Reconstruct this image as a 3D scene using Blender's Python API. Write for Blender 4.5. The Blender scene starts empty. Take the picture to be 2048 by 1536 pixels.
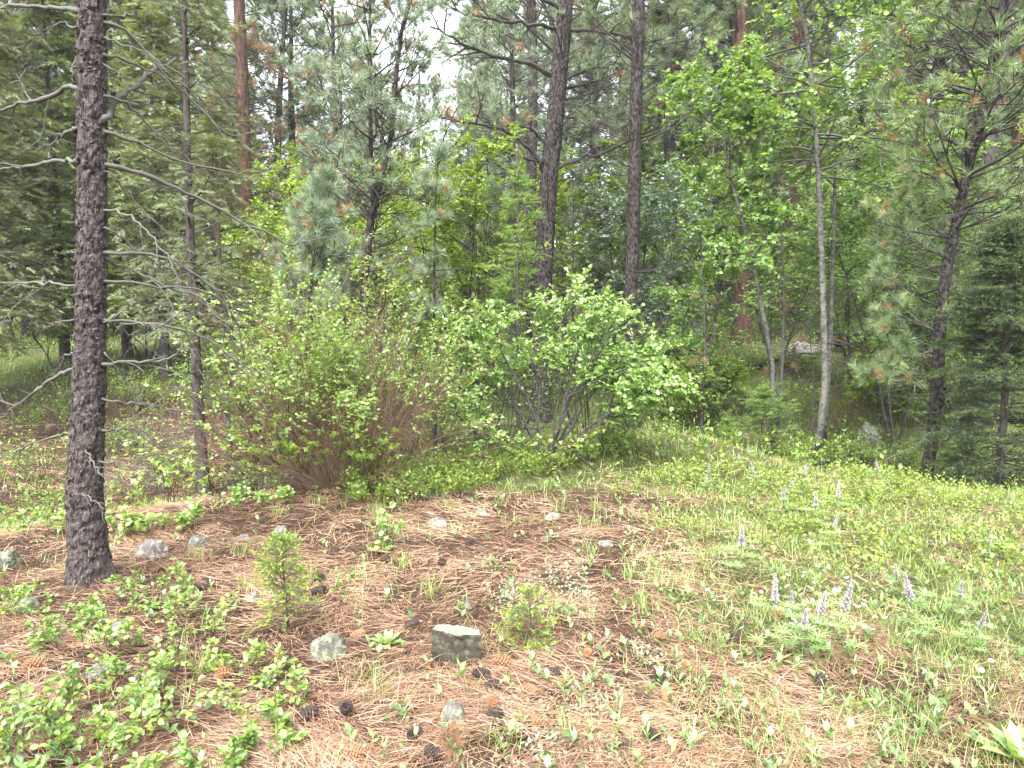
import bpy, math
import numpy as np
from mathutils import Vector, Matrix

# ------------------------------------------------------------------ camera, sky, sun, exposure
SC = bpy.context.scene
COL = SC.collection
FPX = 1400.0                       # focal length in pixels of the 2048 px wide photograph
TILT = math.atan(128.0 / FPX)
CAMZ = 1.6
cd = bpy.data.cameras.new('camera'); cam = bpy.data.objects.new('camera', cd); COL.objects.link(cam)
cam.location = (0, 0, CAMZ); cam.rotation_euler = (math.pi / 2 - TILT, 0, 0)
cd.sensor_width = 36.0; cd.lens = 36.0 * FPX / 2048.0; cd.clip_start = 0.05; cd.clip_end = 2000
SC.camera = cam
world = bpy.data.worlds.new('World'); SC.world = world; world.use_nodes = True
wn = world.node_tree; wn.nodes.clear()
SUN_EL, SUN_AZ = math.radians(58), math.radians(200)
sky = wn.nodes.new('ShaderNodeTexSky'); sky.sky_type = 'NISHITA'; sky.sun_disc = False
sky.sun_elevation = SUN_EL; sky.sun_rotation = SUN_AZ; sky.air_density = 1.0; sky.dust_density = 4.0; sky.ozone_density = 1.0
hs = wn.nodes.new('ShaderNodeHueSaturation'); hs.inputs['Saturation'].default_value = 0.22   # cloud cover greys the sky
bgn = wn.nodes.new('ShaderNodeBackground'); bgn.inputs['Strength'].default_value = 0.15
wo = wn.nodes.new('ShaderNodeOutputWorld')
wn.links.new(sky.outputs[0], hs.inputs['Color']); wn.links.new(hs.outputs[0], bgn.inputs[0]); wn.links.new(bgn.outputs[0], wo.inputs[0])
sd = bpy.data.lights.new('sun', 'SUN'); sun = bpy.data.objects.new('sun', sd); COL.objects.link(sun)
sd.energy = 1.3; sd.angle = math.radians(25); sd.color = (1.0, 0.97, 0.92)
sv = Vector((math.sin(SUN_AZ) * math.cos(SUN_EL), math.cos(SUN_AZ) * math.cos(SUN_EL), math.sin(SUN_EL)))
sun.rotation_euler = sv.to_track_quat('Z', 'Y').to_euler(); sun.location = (0, 0, 30)
SC.view_settings.view_transform = 'Standard'; SC.view_settings.look = 'None'
SC.view_settings.gamma = 1.0; SC.view_settings.use_curve_mapping = False
SC.view_settings.exposure = 2.5
cy = SC.cycles
cy.max_bounces = 6; cy.diffuse_bounces = 4; cy.glossy_bounces = 2; cy.transmission_bounces = 4; cy.transparent_max_bounces = 4
cy.use_denoising = True; cy.caustics_reflective = False; cy.caustics_refractive = False; cy.sample_clamp_indirect = 8

# ------------------------------------------------------------------ small maths
def rs(seed): return np.random.default_rng(seed)
def nz(v): return v / np.maximum(np.linalg.norm(v, axis=-1, keepdims=True), 1e-9)
def sstep(a, b, x):
    t = np.clip((np.asarray(x, float) - a) / (b - a), 0, 1); return t * t * (3 - 2 * t)
def _h(ix, iy, s):
    v = np.sin(ix * 127.1 + iy * 311.7 + s * 74.7) * 43758.5453
    return v - np.floor(v)
def vnoise(x, y, s=0):
    x = np.asarray(x, float); y = np.asarray(y, float)
    ix = np.floor(x); iy = np.floor(y); fx = x - ix; fy = y - iy
    fx = fx * fx * (3 - 2 * fx); fy = fy * fy * (3 - 2 * fy)
    return (_h(ix, iy, s) * (1 - fx) + _h(ix + 1, iy, s) * fx) * (1 - fy) + (_h(ix, iy + 1, s) * (1 - fx) + _h(ix + 1, iy + 1, s) * fx) * fy
def fbm(x, y, s=0, o=4):
    r = 0; a = .5
    for k in range(o): r = r + a * vnoise(x * 2 ** k, y * 2 ** k, s + k * 3.1); a *= .5
    return r
EPX = [-2500, 0, 200, 850, 1100, 1350, 1500, 1650, 2048, 4500]
EDP = [4.6, 4.7, 5.3, 6.8, 8.0, 9.6, 8.0, 6.9, 6.2, 6.0]
def ground(x, y):
    x = np.asarray(x, float); y = np.asarray(y, float)
    ys = np.maximum(y, .6); px = 1024 + FPX * x / ys
    e = np.interp(px, EPX, EDP)
    h = -0.55 * sstep(0, 2.6, y - e)
    right = sstep(1150, 1500, px)
    r1 = np.maximum(y - 10.5, 0); rr = 0.16 * r1 + 0.26 * np.maximum(y - 21, 0) - .0 * r1
    rl = 0.145 * np.clip(y - 11, 0, 9) + 0.03 * np.maximum(y - 20, 0) + .07 * np.maximum(y - 30, 0)
    far = rr * right + rl * (1 - right)
    far = np.minimum(far, 24 + far * .05)
    h = h + far + .14 * sstep(1, 6, y) * sstep(-400, 300, px) * sstep(1150, 700, px) * (1 - sstep(0, 3, y - e)) * 0
    h = h + .045 * np.exp(-((x + 2.54) ** 2 + (y - 4.12) ** 2) / .14)
    h = h + (fbm(x * .45, y * .45, 5) - .47) * .22 * sstep(0, 3, np.hypot(x, y)) + (fbm(x * 2.1, y * 2.1, 9, 3) - .43) * .07
    h = h + (fbm(x * .06 + 9, y * .06, 2, 3) - .45) * 4.0 * sstep(22, 60, np.hypot(x, y))
    return h
def g1(x, y): return float(ground(np.array([x]), np.array([y]))[0])
def wp(px, py, Y):
    """the point of the place that lies Y metres ahead of the camera in the direction of pixel px,py"""
    a = (px - 1024) / FPX; b = (768 - py) / FPX; ct, st = math.cos(TILT), math.sin(TILT)
    dy = ct + b * st; dz = -st + b * ct; s = Y / dy
    return np.array([a * s, Y, CAMZ + dz * s])
def gp(px, py):
    Ys = np.geomspace(1.5, 60, 900); P = np.array([wp(px, py, Y) for Y in Ys[::6]])
    d = P[:, 2] - ground(P[:, 0], P[:, 1]); k = np.argmax(d < 0) if (d < 0).any() else len(d) - 1
    lo, hi = P[max(k - 1, 0), 1], P[k, 1]
    for _ in range(18):
        m = (lo + hi) / 2; q = wp(px, py, m)
        if q[2] < g1(q[0], q[1]): hi = m
        else: lo = m
    q = wp(px, py, hi); q[2] = g1(q[0], q[1]); return q
def onground(px, Y):
    q = wp(px, 700, Y); q[2] = g1(q[0], Y); return q

# ------------------------------------------------------------------ materials
def newmat(name):
    m = bpy.data.materials.new(name); m.use_nodes = True; nt = m.node_tree; nt.nodes.clear()
    return m, nt, nt.nodes.new, nt.links.new
def rgba(c): return (c[0], c[1], c[2], 1)
def leafmat(name, stops, transl=.38, gloss=.10, rough=.38, spread=.35):
    m, nt, N, L = newmat(name)
    at = N('ShaderNodeAttribute'); at.attribute_name = 'var'
    oi = N('ShaderNodeObjectInfo')
    mr = N('ShaderNodeMath'); mr.operation = 'MULTIPLY_ADD'; mr.inputs[1].default_value = spread; mr.inputs[2].default_value = -spread / 2
    L(oi.outputs['Random'], mr.inputs[0])
    ad = N('ShaderNodeMath'); ad.operation = 'ADD'; ad.use_clamp = True; L(at.outputs['Fac'], ad.inputs[0]); L(mr.outputs[0], ad.inputs[1])
    cr = N('ShaderNodeValToRGB'); L(ad.outputs[0], cr.inputs[0])
    el = cr.color_ramp.elements
    while len(el) < len(stops): el.new(.5)
    for e, (p, c) in zip(el, stops): e.position = p; e.color = rgba(c)
    df = N('ShaderNodeBsdfDiffuse'); tr = N('ShaderNodeBsdfTranslucent'); gl = N('ShaderNodeBsdfGlossy'); gl.inputs['Roughness'].default_value = rough + .1
    tc = N('ShaderNodeMixRGB'); tc.blend_type = 'MULTIPLY'; tc.inputs[0].default_value = 1; tc.inputs[2].default_value = (1.35, 1.25, .55, 1)
    L(cr.outputs[0], tc.inputs[1]); L(cr.outputs[0], df.inputs[0]); L(tc.outputs[0], tr.inputs[0])
    m1 = N('ShaderNodeMixShader'); m1.inputs[0].default_value = transl; L(df.outputs[0], m1.inputs[1]); L(tr.outputs[0], m1.inputs[2])
    m2 = N('ShaderNodeMixShader'); m2.inputs[0].default_value = gloss; L(m1.outputs[0], m2.inputs[1]); L(gl.outputs[0], m2.inputs[2])
    o = N('ShaderNodeOutputMaterial'); L(m2.outputs[0], o.inputs[0]); return m
def barkmat(name, dark, light, sc=(14, 14, 5), bump=.6, thr=(.3, .62), lichen=None, dist=.02, foot=0):
    m, nt, N, L = newmat(name)
    tc = N('ShaderNodeTexCoord'); mp = N('ShaderNodeMapping'); mp.inputs['Scale'].default_value = sc; L(tc.outputs['Object'], mp.inputs[0])
    n1 = N('ShaderNodeTexNoise'); n1.inputs['Scale'].default_value = 1.0; n1.inputs['Detail'].default_value = 7; n1.inputs['Roughness'].default_value = .65; L(mp.outputs[0], n1.inputs['Vector'])
    v = N('ShaderNodeTexVoronoi'); v.inputs['Scale'].default_value = 2.2; v.feature = 'DISTANCE_TO_EDGE'
    wa = N('ShaderNodeMixRGB'); wa.inputs[0].default_value = .25; L(mp.outputs[0], wa.inputs[1]); L(n1.outputs['Color'], wa.inputs[2]); L(wa.outputs[0], v.inputs['Vector'])
    cr = N('ShaderNodeValToRGB'); L(n1.outputs['Fac'], cr.inputs[0]); cr.color_ramp.elements[0].position = thr[0]; cr.color_ramp.elements[1].position = thr[1]
    cr.color_ramp.elements[0].color = rgba(dark); cr.color_ramp.elements[1].color = rgba(light)
    last = cr.outputs[0]
    if lichen:
        n2 = N('ShaderNodeTexNoise'); n2.inputs['Scale'].default_value = 1.7; n2.inputs['Detail'].default_value = 5; L(mp.outputs[0], n2.inputs['Vector'])
        r2 = N('ShaderNodeValToRGB'); r2.color_ramp.elements[0].position = .56; r2.color_ramp.elements[1].position = .66; L(n2.outputs['Fac'], r2.inputs[0])
        mx = N('ShaderNodeMixRGB'); L(r2.outputs[0], mx.inputs[0]); L(last, mx.inputs[1]); mx.inputs[2].default_value = rgba(lichen); last = mx.outputs[0]
    if foot:      # blackened, cracked old bark at the foot of the stem
        sx = N('ShaderNodeSeparateXYZ'); L(tc.outputs['Object'], sx.inputs[0]); n3 = N('ShaderNodeTexNoise'); n3.inputs['Scale'].default_value = 9; L(tc.outputs['Object'], n3.inputs['Vector'])
        ma = N('ShaderNodeMath'); ma.operation = 'MULTIPLY_ADD'; L(n3.outputs['Fac'], ma.inputs[0]); ma.inputs[1].default_value = 1.6; L(sx.outputs['Z'], ma.inputs[2])
        mr = N('ShaderNodeMapRange'); mr.inputs[1].default_value = foot + .5; mr.inputs[2].default_value = foot + .95; mr.inputs[3].default_value = 1; mr.inputs[4].default_value = 0; L(ma.outputs[0], mr.inputs[0])
        mx3 = N('ShaderNodeMixRGB'); L(mr.outputs[0], mx3.inputs[0]); L(last, mx3.inputs[1]); mx3.inputs[2].default_value = (.022, .02, .019, 1); last = mx3.outputs[0]
    p = N('ShaderNodeBsdfPrincipled'); p.inputs['Roughness'].default_value = .9; p.inputs['Specular IOR Level'].default_value = .25; L(last, p.inputs['Base Color'])
    ml = N('ShaderNodeMath'); ml.operation = 'MULTIPLY'; L(n1.outputs['Fac'], ml.inputs[0])
    vr = N('ShaderNodeMapRange'); vr.inputs[1].default_value = 0; vr.inputs[2].default_value = .12; vr.inputs[3].default_value = .35; L(v.outputs['Distance'], vr.inputs[0]); L(vr.outputs[0], ml.inputs[1])
    b = N('ShaderNodeBump'); b.inputs['Strength'].default_value = bump; b.inputs['Distance'].default_value = dist; L(ml.outputs[0], b.inputs['Height']); L(b.outputs[0], p.inputs['Normal'])
    o = N('ShaderNodeOutputMaterial'); L(p.outputs[0], o.inputs[0]); return m
def plainmat(name, c, rough=.8, spec=.3):
    m, nt, N, L = newmat(name)
    tc = N('ShaderNodeTexCoord'); n = N('ShaderNodeTexNoise'); n.inputs['Scale'].default_value = 60; L(tc.outputs['Object'], n.inputs['Vector'])
    mx = N('ShaderNodeMixRGB'); mx.inputs[1].default_value = rgba([k * .7 for k in c]); mx.inputs[2].default_value = rgba([min(k * 1.25, .95) for k in c]); L(n.outputs['Fac'], mx.inputs[0])
    p = N('ShaderNodeBsdfPrincipled'); p.inputs['Roughness'].default_value = rough; p.inputs['Specular IOR Level'].default_value = spec; L(mx.outputs[0], p.inputs['Base Color'])
    o = N('ShaderNodeOutputMaterial'); L(p.outputs[0], o.inputs[0]); return m

M = {}
M['bark_near'] = barkmat('bark_near', (.012, .0095, .0095), (.115, .094, .088), (38, 38, 22), .9, (.38, .68), lichen=(.13, .115, .11), dist=.01)
M['bark_pine'] = barkmat('bark_pine', (.010, .009, .009), (.120, .098, .092), (26, 26, 15), 1.0, (.42, .64), dist=.03)
M['bark_red'] = barkmat('bark_red', (.035, .020, .017), (.16, .09, .07), (12, 12, 4), 1.0, (.36, .66), dist=.03)
M['bark_fir'] = barkmat('bark_fir', (.03, .025, .023), (.12, .10, .095), (20, 20, 8), .7, (.35, .68))
M['bark_aspen'] = barkmat('bark_aspen', (.04, .039, .035), (.165, .16, .142), (11, 11, 17), .5, (.30, .58), lichen=(.035, .032, .03), foot=.55)
M['bark_black'] = barkmat('bark_black', (.018, .016, .016), (.10, .09, .085), (22, 22, 12), .8)
M['twig_grey'] = plainmat('twig_grey', (.10, .095, .082))
M['twig_dark'] = plainmat('twig_dark', (.045, .038, .035))
M['twig_brown'] = plainmat('twig_brown', (.12, .07, .047))
M['twig_tan'] = plainmat('twig_tan', (.19, .13, .09))
M['twig_black'] = plainmat('twig_black', (.035, .028, .026))
M['stem_green'] = plainmat('stem_green', (.12, .17, .06))
M['needle_pine'] = leafmat('needle_pine', [(0, (.085, .135, .055)), (.6, (.19, .27, .12)), (.90, (.30, .39, .17)), (.955, (.26, .16, .08)), (1, (.30, .18, .09))], .25, .07, .4, .05)
M['needle_blue'] = leafmat('needle_blue', [(0, (.11, .165, .105)), (.6, (.24, .32, .21)), (.93, (.34, .42, .28)), (.96, (.28, .17, .09)), (1, (.32, .19, .10))], .25, .08, .4, .05)
M['needle_dead'] = leafmat('needle_dead', [(0, (.13, .085, .05)), (.5, (.24, .135, .075)), (1, (.33, .21, .11))], .25, .06, .5)
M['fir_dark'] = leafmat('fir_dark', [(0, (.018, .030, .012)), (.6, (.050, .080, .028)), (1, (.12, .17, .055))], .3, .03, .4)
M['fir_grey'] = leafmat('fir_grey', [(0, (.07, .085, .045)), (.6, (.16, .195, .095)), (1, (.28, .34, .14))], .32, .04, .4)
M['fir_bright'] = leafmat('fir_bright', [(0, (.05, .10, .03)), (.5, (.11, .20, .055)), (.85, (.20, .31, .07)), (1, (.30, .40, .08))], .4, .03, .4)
M['fir_tip'] = leafmat('fir_tip', [(0, (.28, .38, .045)), (1, (.46, .56, .07))], .4, .06, .4)
M['leaf_aspen'] = leafmat('leaf_aspen', [(0, (.06, .12, .03)), (.5, (.19, .32, .085)), (1, (.38, .50, .16))], .45, .045)
M['leaf_lime'] = leafmat('leaf_lime', [(0, (.08, .15, .02)), (.5, (.24, .36, .055)), (1, (.42, .52, .11))], .48, .05)
M['leaf_service'] = leafmat('leaf_service', [(0, (.04, .09, .015)), (.45, (.15, .28, .05)), (.8, (.27, .42, .12)), (1, (.42, .54, .22))], .38, .07, .34)
M['leaf_snow'] = leafmat('leaf_snow', [(0, (.06, .13, .025)), (.5, (.18, .31, .065)), (1, (.36, .48, .11))], .42, .07)
M['leaf_blue'] = leafmat('leaf_blue', [(0, (.09, .17, .10)), (.5, (.20, .32, .19)), (1, (.34, .46, .30))], .3, .18)
M['leaf_shrub'] = leafmat('leaf_shrub', [(0, (.10, .20, .045)), (.5, (.22, .37, .08)), (1, (.38, .50, .14))], .42, .08)
M['leaf_maple'] = leafmat('leaf_maple', [(0, (.10, .22, .025)), (.5, (.20, .36, .045)), (1, (.38, .48, .06))], .5, .08)
M['leaf_carpet'] = leafmat('leaf_carpet', [(0, (.06, .12, .02)), (.5, (.16, .28, .045)), (1, (.32, .43, .07))], .42, .05)
M['grass'] = leafmat('grass', [(0, (.07, .14, .03)), (.55, (.19, .31, .065)), (.86, (.34, .42, .13)), (1, (.46, .40, .22))], .42, .06)
M['forb'] = leafmat('forb', [(0, (.10, .20, .05)), (.5, (.22, .36, .11)), (1, (.36, .46, .17))], .4, .10)
M['silver'] = leafmat('silver', [(0, (.14, .19, .10)), (1, (.30, .34, .22))], .2, .08, .6)
M['litter'] = leafmat('litter', [(0, (.05, .028, .018)), (.3, (.175, .092, .053)), (.65, (.35, .205, .125)), (1, (.54, .37, .245))], .12, .08, .45)
M['lupine'] = leafmat('lupine', [(0, (.34, .29, .42)), (.5, (.54, .50, .63)), (1, (.72, .70, .76))], .3, .05, .5)
M['white'] = leafmat('white', [(0, (.72, .72, .66)), (1, (.84, .84, .80))], .3, .03, .5)
M['yellow'] = plainmat('yellow', (.62, .45, .06))
M['cone_dark'] = plainmat('cone_dark', (.05, .034, .03), .7)
M['cone_tan'] = plainmat('cone_tan', (.30, .145, .075), .6)
M['rotten'] = barkmat('rotten', (.12, .06, .035), (.36, .20, .12), (20, 20, 20), .8)
def rockmat(name, dark, light, lichen, sc=9):
    m, nt, N, L = newmat(name)
    tc = N('ShaderNodeTexCoord')
    n1 = N('ShaderNodeTexNoise'); n1.inputs['Scale'].default_value = sc; n1.inputs['Detail'].default_value = 10; n1.inputs['Roughness'].default_value = .7; L(tc.outputs['Object'], n1.inputs['Vector'])
    cr = N('ShaderNodeValToRGB'); cr.color_ramp.elements[0].position = .3; cr.color_ramp.elements[1].position = .7; cr.color_ramp.elements[0].color = rgba(dark); cr.color_ramp.elements[1].color = rgba(light); L(n1.outputs['Fac'], cr.inputs[0])
    n2 = N('ShaderNodeTexNoise'); n2.inputs['Scale'].default_value = sc * 2.3; n2.inputs['Detail'].default_value = 6; L(tc.outputs['Object'], n2.inputs['Vector'])
    r2 = N('ShaderNodeValToRGB'); r2.color_ramp.elements[0].position = .52; r2.color_ramp.elements[1].position = .60; L(n2.outputs['Fac'], r2.inputs[0])
    mx = N('ShaderNodeMixRGB'); L(r2.outputs[0], mx.inputs[0]); L(cr.outputs[0], mx.inputs[1]); mx.inputs[2].default_value = rgba(lichen)
    v = N('ShaderNodeTexVoronoi'); v.inputs['Scale'].default_value = sc * 9; L(tc.outputs['Object'], v.inputs['Vector'])
    r3 = N('ShaderNodeValToRGB'); r3.color_ramp.elements[0].position = .10; r3.color_ramp.elements[1].position = .2; r3.color_ramp.elements[0].color = (1, 1, 1, 1); r3.color_ramp.elements[1].color = (0, 0, 0, 1); L(v.outputs['Distance'], r3.inputs[0])
    m3 = N('ShaderNodeMixRGB'); L(r3.outputs[0], m3.inputs[0]); L(mx.outputs[0], m3.inputs[1]); m3.inputs[2].default_value = rgba([k * 1.1 for k in lichen])
    p = N('ShaderNodeBsdfPrincipled'); p.inputs['Roughness'].default_value = .92; p.inputs['Specular IOR Level'].default_value = .2; L(m3.outputs[0], p.inputs['Base Color'])
    b = N('ShaderNodeBump'); b.inputs['Strength'].default_value = .8; b.inputs['Distance'].default_value = .012; L(n1.outputs['Fac'], b.inputs['Height']); L(b.outputs[0], p.inputs['Normal'])
    o = N('ShaderNodeOutputMaterial'); L(p.outputs[0], o.inputs[0]); return m
M['rock'] = rockmat('rock', (.075, .073, .068), (.20, .195, .175), (.26, .29, .20))
M['rock_pale'] = rockmat('rock_pale', (.055, .053, .046), (.18, .175, .15), (.22, .255, .15), 16)
M['rock_purple'] = rockmat('rock_purple', (.08, .068, .070), (.21, .18, .18), (.26, .27, .22))
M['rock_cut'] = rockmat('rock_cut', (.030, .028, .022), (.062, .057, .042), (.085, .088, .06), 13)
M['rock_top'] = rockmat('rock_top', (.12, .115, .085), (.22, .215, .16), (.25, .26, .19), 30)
def groundmat():
    m, nt, N, L = newmat('forest_floor')
    tc = N('ShaderNodeTexCoord'); at = N('ShaderNodeAttribute'); at.attribute_name = 'green'
    def noise(s, d=8, r=.7, vec=None):
        n = N('ShaderNodeTexNoise'); n.inputs['Scale'].default_value = s; n.inputs['Detail'].default_value = d; n.inputs['Roughness'].default_value = r
        L(vec or tc.outputs['Object'], n.inputs['Vector']); return n
    a = noise(22); cr = N('ShaderNodeValToRGB'); L(a.outputs['Fac'], cr.inputs[0]); e = cr.color_ramp.elements
    e[0].position = .30; e[0].color = (.018, .011, .008, 1); e[1].position = .78; e[1].color = (.19, .12, .075, 1); k = e.new(.54); k.color = (.062, .037, .025, 1)
    b = noise(14); cg = N('ShaderNodeValToRGB'); L(b.outputs['Fac'], cg.inputs[0]); e = cg.color_ramp.elements
    e[0].position = .30; e[0].color = (.022, .028, .010, 1); e[1].position = .74; e[1].color = (.13, .16, .05, 1)
    c = noise(1.3, 6); ad = N('ShaderNodeMath'); ad.operation = 'ADD'; L(at.outputs['Fac'], ad.inputs[0]); L(c.outputs['Fac'], ad.inputs[1])
    mr = N('ShaderNodeMapRange'); mr.inputs[1].default_value = .8; mr.inputs[2].default_value = 1.15; L(ad.outputs[0], mr.inputs[0])
    mx = N('ShaderNodeMixRGB'); L(mr.outputs[0], mx.inputs[0]); L(cr.outputs[0], mx.inputs[1]); L(cg.outputs[0], mx.inputs[2])
    p = N('ShaderNodeBsdfPrincipled'); p.inputs['Roughness'].default_value = .95; p.inputs['Specular IOR Level'].default_value = .15; L(mx.outputs[0], p.inputs['Base Color'])
    d = noise(45, 8); bp = N('ShaderNodeBump'); bp.inputs['Strength'].default_value = 1; bp.inputs['Distance'].default_value = .03; L(d.outputs['Fac'], bp.inputs['Height']); L(bp.outputs[0], p.inputs['Normal'])
    o = N('ShaderNodeOutputMaterial'); L(p.outputs[0], o.inputs[0]); return m
M['ground'] = groundmat()

# ------------------------------------------------------------------ mesh collector
class G:
    def __init__(s): s.v = []; s.t = []; s.q = []; s.tm = []; s.qm = []; s.a = []; s.n = 0; s.mats = []
    def mi(s, m):
        if m not in s.mats: s.mats.append(m)
        return s.mats.index(m)
    def add(s, V, T=None, Q=None, var=.5, mat='rock'):
        V = np.asarray(V, float).reshape(-1, 3); i = s.mi(mat)
        s.v.append(V); s.a.append(np.broadcast_to(np.asarray(var, float).reshape(-1), (len(V),)) if np.size(var) == 1 else np.asarray(var, float).reshape(-1))
        if T is not None and len(T): T = np.asarray(T, int).reshape(-1, 3) + s.n; s.t.append(T); s.tm.append(np.full(len(T), i))
        if Q is not None and len(Q): Q = np.asarray(Q, int).reshape(-1, 4) + s.n; s.q.append(Q); s.qm.append(np.full(len(Q), i))
        s.n += len(V)
    def mesh(s, name, smooth=False, org=(0, 0, 0)):
        me = bpy.data.meshes.new(name)
        V = np.concatenate(s.v) - np.asarray(org, float); A = np.concatenate(s.a)
        T = np.concatenate(s.t) if s.t else np.zeros((0, 3), int); Q = np.concatenate(s.q) if s.q else np.zeros((0, 4), int)
        mi = np.concatenate(s.tm + s.qm) if (s.tm or s.qm) else np.zeros(0, int)
        me.vertices.add(len(V)); me.vertices.foreach_set('co', V.astype(np.float32).ravel())
        L = np.concatenate([T.ravel(), Q.ravel()]); me.loops.add(len(L)); me.loops.foreach_set('vertex_index', L.astype(np.int32))
        nf = len(T) + len(Q); me.polygons.add(nf)
        st = np.concatenate([np.arange(len(T)) * 3, len(T) * 3 + np.arange(len(Q)) * 4]); me.polygons.foreach_set('loop_start', st.astype(np.int32))
        me.polygons.foreach_set('material_index', mi.astype(np.int32))
        me.polygons.foreach_set('use_smooth', np.full(nf, bool(smooth)))
        at = me.attributes.new('var', 'FLOAT', 'POINT'); at.data.foreach_set('value', A.astype(np.float32))
        for m in s.mats: me.materials.append(M[m])
        me.update(calc_edges=True); return me
    def obj(s, name, parent=None, smooth=False, org=(0, 0, 0), stuff=False):
        o = bpy.data.objects.new(name, s.mesh(name, smooth, org)); COL.objects.link(o)
        if parent is not None: o.parent = parent
        if stuff: o['kind'] = 'stuff'
        return o
def tag(o, label=None, cat=None, group=None, kind=None):
    if label: o['label'] = label
    if cat: o['category'] = cat
    if group: o['group'] = group
    if kind: o['kind'] = kind
    return o
def thing(name, label, cat, loc, group=None, rz=0):
    o = bpy.data.objects.new(name, None); COL.objects.link(o); o.empty_display_size = .1
    o.location = tuple(float(k) for k in loc); o.rotation_euler = (0, 0, rz); return tag(o, label, cat, group)
def dup(root, loc, rz=0, sc=1.0, label=None, group=None, sz=None):
    r = root.copy(); COL.objects.link(r); r.location = tuple(float(k) for k in loc); r.rotation_euler = (0, 0, rz); r.scale = (sc, sc, sz or sc)
    if label: r['label'] = label
    if group: r['group'] = group
    for ch in list(root.children):
        c = ch.copy(); COL.objects.link(c); c.parent = r
        for gg in list(ch.children):
            d = gg.copy(); COL.objects.link(d); d.parent = c
    return r

# ------------------------------------------------------------------ templates, instancing, growth
def T_leaf2():
    return (np.array([[0, 0, 0], [-.31, .48, .07], [0, 1, -.04], [.31, .48, .07]]), [[0, 3, 2], [0, 2, 1]], None)
LEAFV = np.array([[0, 0, 0], [0, .34, -.01], [0, .70, -.03], [0, 1, -.12], [-.24, .22, .05], [-.33, .50, .06], [-.20, .80, .0], [.24, .22, .05], [.33, .50, .06], [.20, .80, .0]])
LEAFB = (LEAFV, [[0, 1, 4], [4, 1, 5], [0, 7, 1], [7, 8, 1], [2, 3, 6], [2, 9, 3]], [[1, 2, 6, 5], [1, 8, 9, 2]])
LEAF2 = T_leaf2()
LEAF4 = (np.array([[0, 0, 0], [-.27, .3, .05], [-.27, .68, .05], [0, 1, -.08], [.27, .68, .05], [.27, .3, .05]]), [[0, 5, 1], [2, 4, 3]], [[1, 5, 4, 2]])
def T_maple():
    ang = np.radians([-150, -118, -95, -62, -40, -18, 0, 18, 40, 62, 95, 118, 150]); r = [.30, .62, .42, .92, .55, .62, 1.05, .62, .55, .92, .42, .62, .30]
    v = [[0, 0, 0]] + [[math.sin(a) * q * .62, .32 + math.cos(a) * q * .68, .05 * math.cos(3 * a) - .10 * q * q] for a, q in zip(ang, r)]
    v[0] = [0, .30, .03]; n = len(ang)
    return (np.array(v), [[0, k + 2, k + 1] for k in range(n - 1)], None)
MAPLE = T_maple()
def T_round():
    v = []; n = 6
    for k in range(n):
        a = math.tau * k / n + math.pi; v.append([math.sin(a) * .46, .5 + math.cos(a) * .5, .06 * math.cos(2 * a)])
    return (np.array(v), [[0, 2, 1], [0, 5, 4]], [[0, 4, 3, 2]])
ROUND = T_round()
def T_lance():
    v = np.array([[0, 0, 0], [-.075, .35, .03], [.075, .35, .03], [-.07, .7, .0], [.07, .7, .0], [0, 1, -.10], [0, .35, -.0], [0, .7, -.03]])
    return (v, [[0, 6, 1], [0, 2, 6], [7, 5, 3], [7, 4, 5]], [[6, 7, 3, 1], [6, 2, 4, 7]])
LANCE = T_lance()
def T_tuft(seed, n=46, L=.17, w=.0036, spread=75, back=.07, droop=.02):
    r = rs(seed); V = []; F = []
    for k in range(n):
        ph = r.uniform(0, math.tau); th = math.radians(r.uniform(8, spread)); l = L * r.uniform(.65, 1.1)
        o = np.array([0, -r.uniform(0, back), 0]); d = np.array([math.sin(th) * math.cos(ph), math.cos(th), math.sin(th) * math.sin(ph)])
        s = nz(np.cross(d, r.normal(size=3))) * w; e = o + d * l + np.array([0, 0, -droop * r.uniform(0, 1)]); i = len(V)
        V += [o - s, o + s, e]; F.append([i, i + 1, i + 2])
    return (np.array(V), F, None)
TUFTS = [T_tuft(k) for k in range(5)]
TUFTS_FAT = [T_tuft(10 + k, 26, .19, .0075) for k in range(4)]
def T_spray(seed, n=9, w=.045):
    # flat fir twig: feathered short needles along a twig of length 1
    r = rs(seed); V = []; F = []
    for k in range(n):
        t = (k + .5) / n
        for s in (-1, 1):
            l = (.34 - .16 * t) * r.uniform(.8, 1.2); o = np.array([0, t * .9, 0]); a = math.radians(r.uniform(35, 62))
            e = o + l * np.array([s * math.sin(a), math.cos(a), r.normal() * .25]); i = len(V)
            V += [o + [0, -w, 0], o + [0, w, 0], e]; F.append([i, i + 1, i + 2])
    i = len(V); V += [[-.018, 0, 0], [.018, 0, 0], [0, 1.12, 0]]; F.append([i, i + 1, i + 2])
    return (np.array(V, float), F, None)
SPRAY = [T_spray(k, 8, .032) for k in range(3)]
SPRAY_F = [T_spray(20 + k, 5, .085) for k in range(3)]
def T_brush(seed, n=15, w=.032):
    r = rs(seed); V = []; F = []
    for k in range(n):
        t = (k + .5) / n; ph = k * 2.4; a = math.radians(r.uniform(38, 62)); l = .30 * (1 - .35 * t) * r.uniform(.8, 1.2); o = np.array([0, t * .95, 0]); d = np.array([math.sin(a) * math.cos(ph), math.cos(a), math.sin(a) * math.sin(ph)])
        s_ = nz(np.cross(d, r.normal(size=3))) * w; i = len(V); V += [o - s_, o + s_, o + d * l]; F.append([i, i + 1, i + 2])
    return (np.array(V), F, None)
BRUSH = [T_brush(40 + k) for k in range(3)]
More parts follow.
